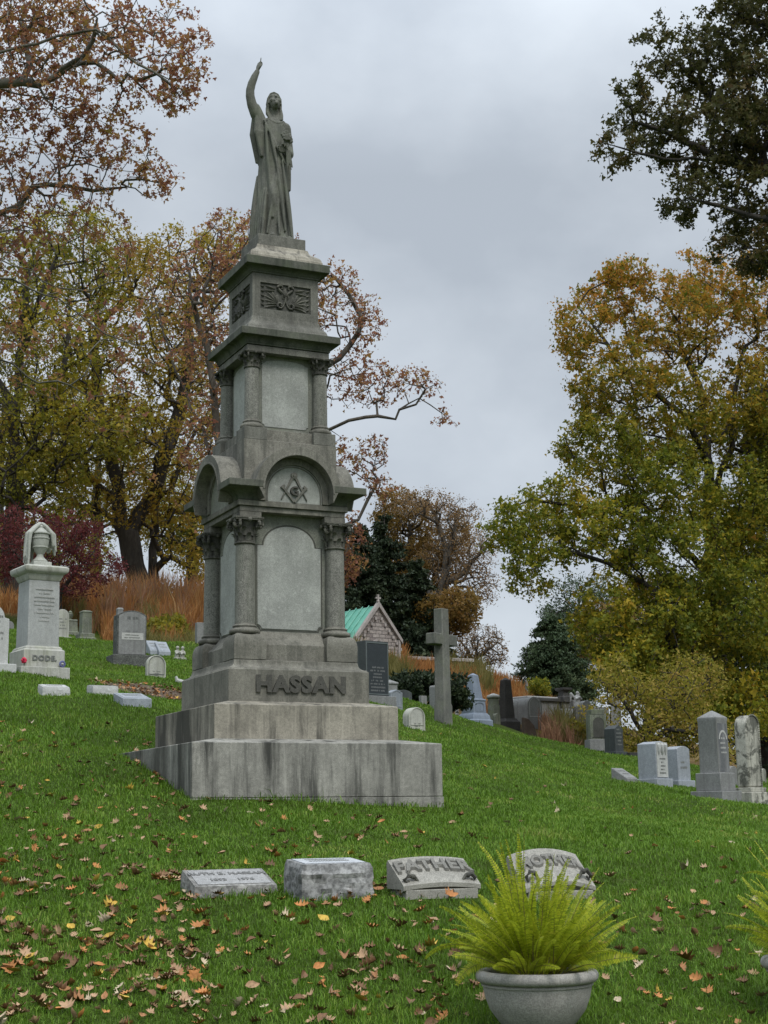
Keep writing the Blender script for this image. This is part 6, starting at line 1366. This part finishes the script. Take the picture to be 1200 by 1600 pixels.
for i, (x, y) in enumerate(LF):
    ci = rl.choices(range(6), wts)[0]; pr = protos[ci*4 + rl.randrange(4)]
    s = (rl.uniform(.03, .075) if rl.random() < .6 else rl.uniform(.065, .10)) * (1.0 if i < 300 else 1.1); z = gz(x, y) + rl.uniform(.006, .034)
    E_ = __import__('mathutils').Euler((rl.gauss(0, .45), rl.gauss(0, .35), rl.uniform(0, 6.28)))
    if i < 300:
        o = bpy.data.objects.new('fallen_leaf', pr[1]); COL.objects.link(o); o.location = (x, y, z); o.rotation_euler = E_; o.scale = (s, s, s)
        kd = ('lobed oak', 'broad many-pointed', 'narrow lobed', 'smooth oval')[(0, 1, 2, 3)[protos.index(pr) % 4]]; dv_ = np.array([x, y, z]) - CAM; wpx = 600 + FPX*(dv_@RT)/(dv_@FW); wpy = 800 - FPX*(dv_@UP)/(dv_@FW)
        ref = min(LAND, key=lambda q: (q[0]-wpx)**2 + (1.6*(q[1]-wpy))**2); ddx, ddy = wpx - ref[0], wpy - ref[1]
        rel = ('left of ' if ddx < 0 else 'right of ') if abs(ddx) > 1.3*abs(ddy) else ('just before ' if ddy > 0 else 'just behind ')
        tag(o, ('large ' if s > .082 else 'small ' if s < .06 else '') + '%s %s fallen leaf %s%s' % (FLC[ci][0], kd, rel, ref[2]), 'fallen leaf', '%s fallen leaves on the near lawn' % FLC[ci][0])
    else:
        M3 = np.array(E_.to_matrix()); bulkV.append(pr[2] @ M3.T * s + [x, y, z]); bulkF.append(pr[3] + off); off += len(pr[2]); bulkM += [ci]*len(pr[3])
o = np_mesh('leaf_litter', np.concatenate(bulkV), np.concatenate(bulkF), FLM, idx=np.array(bulkM)); tag(o, 'scatter of small dry fallen leaves over the farther lawn', 'leaf litter', kind='stuff')

# tall dry grasses of the meadow
def meadow(name, label, regions, mat, seed):
    r = np.random.default_rng(seed); P0, Hh, Ww = [], [], []
    for px0, px1, D0, D1, n, h in regions:
        D = r.uniform(D0, D1, n); px = r.uniform(px0, px1, n); 
        nc = max(1, n//60); cidx = r.integers(0, nc, n); cx = r.uniform(px0, px1, nc); cD = r.uniform(D0, D1, nc); tuft = r.random(n) < .75
        px = np.where(tuft, cx[cidx] + r.normal(0, 3.5, n), px); D = np.where(tuft, cD[cidx] + r.normal(0, .25, n), D); ch = r.choice([.45, .7, .9, 1.1, 1.45], nc)
        d = FW[None] + RT[None]*((px-600)/FPX)[:, None]; x = CAM[0] + d[:, 0]/d[:, 1]*D; y = CAM[1] + D
        P0.append(np.stack([x, y, ground(x, y) - .03], 1)); Hh.append(h * np.where(tuft, ch[cidx], .8) * r.uniform(.55, 1.1, n)); Ww.append(.0045*D/20*r.uniform(.6, 1.3, n))
    p0 = np.concatenate(P0); h = np.concatenate(Hh); w = np.concatenate(Ww)[:, None]; n = len(p0); az = r.uniform(0, 6.283, n); ln = r.uniform(.05, .55, n)
    lean = np.stack([np.cos(az), np.sin(az), 0*az], 1); az2 = r.uniform(0, 6.283, n); side = np.stack([np.cos(az2), np.sin(az2), 0*az], 1); up = np.array([0, 0, 1.0])
    mid = p0 + up*(h*.6)[:, None] + lean*(h*ln*.25)[:, None]; tip = p0 + up*(h*(1-.2*ln))[:, None] + lean*(h*ln*.8)[:, None]
    V = np.stack([p0 - side*w, p0 + side*w, mid + side*w*1.3, mid - side*w*1.3, tip], 1).reshape(-1, 3); base = np.arange(n)*5
    o = np_mesh(name, V, [np.stack([base, base+1, base+2, base+3], 1), np.stack([base+3, base+2, base+4], 1)], mat); tag(o, label, 'tall grass', kind='stuff')
MO = leafmat('dry_orange_grass', [(0, (.17, .075, .025)), (.5, (.38, .17, .055)), (.8, (.46, .25, .09)), (1, (.52, .38, .18))], .4, patch_scale=.25)
MY = leafmat('dry_olive_weeds', [(0, (.10, .10, .03)), (.5, (.19, .17, .05)), (1, (.30, .26, .11))], .4, patch_scale=.3)
MP = leafmat('pinkish_grass', [(0, (.20, .10, .06)), (.6, (.30, .17, .10)), (1, (.36, .27, .12))], .4, patch_scale=.3)
meadow('dry_meadow_grass', 'tall orange-brown dry grass on the ridge and far slopes', [(60, 345, 60, 74, 17000, 1.5), (-200, 60, 62, 74, 5000, 1.0), (170, 330, 53, 60, 5000, .9), (600, 725, 78, 92, 7000, 1.0), (700, 860, 76, 96, 14000, .9), (330, 600, 62, 80, 4000, 1.0)], MO, 71)
meadow('weed_growth', 'olive and yellow weeds along the meadow edge', [(215, 330, 49, 54, 4500, .75), (60, 330, 60, 72, 4500, 1.1), (555, 640, 66, 80, 5000, 1.2), (690, 760, 86, 96, 3000, 1.3), (780, 850, 84, 96, 2500, .8), (860, 960, 58, 70, 5000, 1.2), (940, 1200, 52, 62, 6000, .9)], MY, 72)
meadow('pink_meadow_grass', 'pinkish dry grass below the stone vault', [(835, 1000, 56, 72, 7000, .85), (760, 860, 72, 80, 2500, .7), (60, 330, 60, 73, 5000, 1.7)], MP, 73)
# pale seed heads
# dark juniper
b = at(655, 1102, 54); b[2] = gz(b[0], b[1]) - .1
tree('juniper_bush', 'wide dark green bush behind the stone cross', 'bush', b, [[b, at(655, 1085, 54)], pth((655, 1100, 54), (620, 1080, 54)), pth((655, 1100, 54), (700, 1080, 54))], [(640, 1080, 54, 45, 26, 1.2), (690, 1078, 54, 44, 24, 1.2), (620, 1090, 54, 30, 18, 1), (665, 1066, 54.5, 34, 16, 1), (715, 1092, 54, 22, 16, 1)], 420, 16000, .11, LM_ever, BK_dark, rroot=.08, rtip=.008, spread=.16, seed=75, seg=.2, shape='leaf', droop=-.8)
for i, (px, py, D, rx, ry, mt_, lb) in enumerate([(262, 985, 58, 30, 22, LM_olive, 'low olive shrub in the orange grass nearest the monument'), (215, 965, 64, 26, 20, LM_thin, 'low tan shrub halfway along the orange grass bank'), (842, 1075, 88, 14, 14, LM_yg, 'little yellow-green shrub under the dark pine'), (886, 1150, 62, 32, 22, LM_ytan, 'yellow shrub before the stone vault')]):
    b = at(px, py + ry, D); b[2] = gz(b[0], b[1]) - .1
    tree('shrub', lb, 'shrub', b, [[b, at(px, py + ry*.3, D)]], [(px, py, D, rx, ry, 1.2), (px + rx*.5, py + ry*.3, D, rx*.6, ry*.6, .8)], 160, 3200, .12, mt_, BK_mid, rroot=.04, rtip=.008, spread=.2, seed=80 + i, seg=.3, shape='leaf', droop=-.6)
# small offerings on the DODE plinth
dm = Matrix.Translation(Vector(GP['dode'])) @ Matrix.Rotation(R_(33), 4, 'Z')
t = empty('artificial_flower', 'small red flower leaning at the corner of the DODE plinth', 'flower', tuple(dm @ Vector((-.40, -.44, .06))), R_(33))
m = MB(); m.tube([(0, 0, 0), (.01, 0, .08)], .006, 5); m.build('stem', plain('stem_green', (.05, .12, .03)), t); m = MB()
for k in range(6): a = k*1.05; m.ball((.028*math.cos(a), .02*math.sin(a), .12 + .03*math.sin(a*2)), .028, 8, 6)
m.ball((.01, -.01, .13), .035, 8, 6); m.build('petals', plain('petal_red', (.62, .03, .08)), t)
t = empty('small_wreath', 'small blue and white wreath leaning on the DODE plinth beside the lettering', 'wreath', tuple(dm @ Vector((.32, -.44, .08))), R_(33))
m = MB(); 
for k in range(12): a = k*2*math.pi/12; m.ball((.045*math.cos(a), 0, .06 + .045*math.sin(a)), .02, 6, 5)
m.build('ring', plain('wreath_blue', (.12, .13, .28)), t); m = MB(); m.ball((0, -.01, .06), .022, 8, 6); m.build('center', W_clean, t)

# ---- planters with ferns
POT = stone('cast_stone', (.36, .345, .325), .10, .22, fine=130, streak=.25, stain=(.14, .13, .12), bump=.3); SOIL = plain('potting_soil', (.03, .022, .016))
FERN = leafmat('fern_leaf', [(0, (.14, .19, .015)), (.4, (.30, .37, .022)), (.8, (.48, .52, .035)), (1, (.52, .44, .07))], .35, transl=.4, rough=.45, patch_scale=7); STEM = plain('fern_stem', (.16, .14, .04)); 
def planter(key, label):
    p = foot(key, 0.0); t = empty('planter', label, 'planter', p, 0); H = .315; R = .312
    m = MB(); prof = [(.13, 0), (.155, .0), (.165, .02), (.20, .06), (.245, .12), (.268, .18), (.277, .225), (.279, .235), (.286, .238), (.286, .248), (.281, .252)]
    prof += [(.286 + .028*math.sin(a) , .283 - .031*math.cos(a)) for a in np.linspace(.1, math.pi - .2, 10)] + [(.262, .31), (.252, .30), (.248, .25)]
    m.lathe(prof, n=64); m.build('bowl', POT, t, angle=50)
    m = MB(); m.lathe([(.001, .255), (.25, .262), (.249, .24)], n=40); m.build('soil', SOIL, t); return p
def frond(r, L, tilt, az, curl, side_tw, name, parent, lw=.036, bare=.12):
    """one sword-fern frond: arching rib with toothed leaflets each side"""
    n = 30; m = MB(); q = np.array([math.cos(az)*.05 + r.gauss(0, .03), math.sin(az)*.05 + r.gauss(0, .03), 0.0]); a = tilt; pts = [q.copy()]; dirs = []
    sway = r.gauss(0, .45)
    for i in range(n):
        t = i/n; ang = a + curl*t**1.6; azz = az + sway*t
        d = np.array([math.sin(ang)*math.cos(azz), math.sin(ang)*math.sin(azz), math.cos(ang)]); q = q + d*L/n; pts.append(q.copy()); dirs.append(d)
    for i in range(max(3, int(bare*n)), n):
        t = i/n; d = dirs[i]; w = np.cross(d, [0, 0, 1.0]); w = w/ max(np.linalg.norm(w), 1e-3); nn_ = np.cross(w, d); w = w*math.cos(side_tw) + nn_*math.sin(side_tw); nn_ = np.cross(w, d)
        l = lw*min(1, .15 + (t-bare)*3.2)*(1-t**2.6)**.75 + .004
        for s in (-1, 1):
            for hf in (0, .5):
                b = pts[i] + d*L/n*hf; ll = l*r.uniform(.85, 1.1); dirn = w*s*.94 + d*.33 - nn_*.12; dirn = dirn/np.linalg.norm(dirn); wd = L/n*.19
                tipd = dirn*.85 - nn_*.25*r.uniform(.2, 1.2)
                m.add([b - d*wd, b + dirn*ll*.5 - d*wd*1.0, b + tipd*ll, b + dirn*ll*.5 + d*wd*1.1, b + d*wd], [(0, 1, 3, 4), (1, 2, 3)])
    me_ = bpy.data.meshes.new(name); 
    k0 = len(m.v); m2 = MB(); m2.tube(pts, [.0035*(1 - .8*i/n) for i in range(n+1)], 4); f_ = len(m.f); m.add(m2.v, m2.f)
    me_.from_pydata([tuple(map(float, v)) for v in m.v], [], m.f); me_.materials.append(FERN); me_.materials.append(STEM)
    mi = np.zeros(len(me_.polygons), int); mi[f_:] = 1; me_.polygons.foreach_set('material_index', mi)
    o = bpy.data.objects.new(name, me_); COL.objects.link(o); o.parent = parent; return o
def fern(p, label, seed, cnt=100):
    r = random.Random(seed); t = empty('fern', label, 'fern', (p[0], p[1], p[2] + .262), 0)
    for i in range(cnt):
        f = (i + .5)/cnt; az = i*2.39996 + r.gauss(0, .2)
        if f < .26: tilt = r.uniform(.02, .34); L_ = r.uniform(.48, .78); cu = r.uniform(-.1, .8); lw = r.uniform(.028, .040)
        elif f < .66: tilt = r.uniform(.34, .88); L_ = r.uniform(.46, .62); cu = r.uniform(.1, .9); lw = r.uniform(.036, .052)
        else: tilt = r.uniform(.80, 1.22); L_ = r.uniform(.32, .50); cu = r.uniform(.1, .7); lw = r.uniform(.050, .072)
        if r.random() < .12: cu += 1.2
        frond(r, L_, tilt, az, cu, r.gauss(0, .8), 'frond', t, lw, r.uniform(.16, .36))
    # the crowded inner fronds, too many to tell apart, as one mass
    V, F = [], []
    for i in range(90):
        k = r.random(); tilt = r.uniform(.05, .95); o = frond(r, r.uniform(.34, .60), tilt, r.uniform(0, 6.283), r.uniform(.1, 1.0), r.gauss(0, .9), 'tmp', t, r.uniform(.028, .046), r.uniform(.15, .35))
        n0 = len(V); V += [tuple(v.co) for v in o.data.vertices]; F += [tuple(j + n0 for j in p_.vertices) for p_ in o.data.polygons]; me = o.data; bpy.data.objects.remove(o); bpy.data.meshes.remove(me)
    me = bpy.data.meshes.new('inner_fronds'); me.from_pydata(V, [], F); me.materials.append(FERN); o = bpy.data.objects.new('inner_fronds', me); COL.objects.link(o); o.parent = t; o['kind'] = 'stuff'
p1 = planter('pot', 'round grey cast stone planter bowl in the foreground, holding the whole fern')
fern(p1, 'bright yellow-green sword fern in the foreground planter before the MOTHER stone', 4)
p2 = planter('pot2', 'grey planter bowl cut off by the right edge of the picture')
fern(p2, 'fern whose frond tips enter at the right edge', 8, 70)
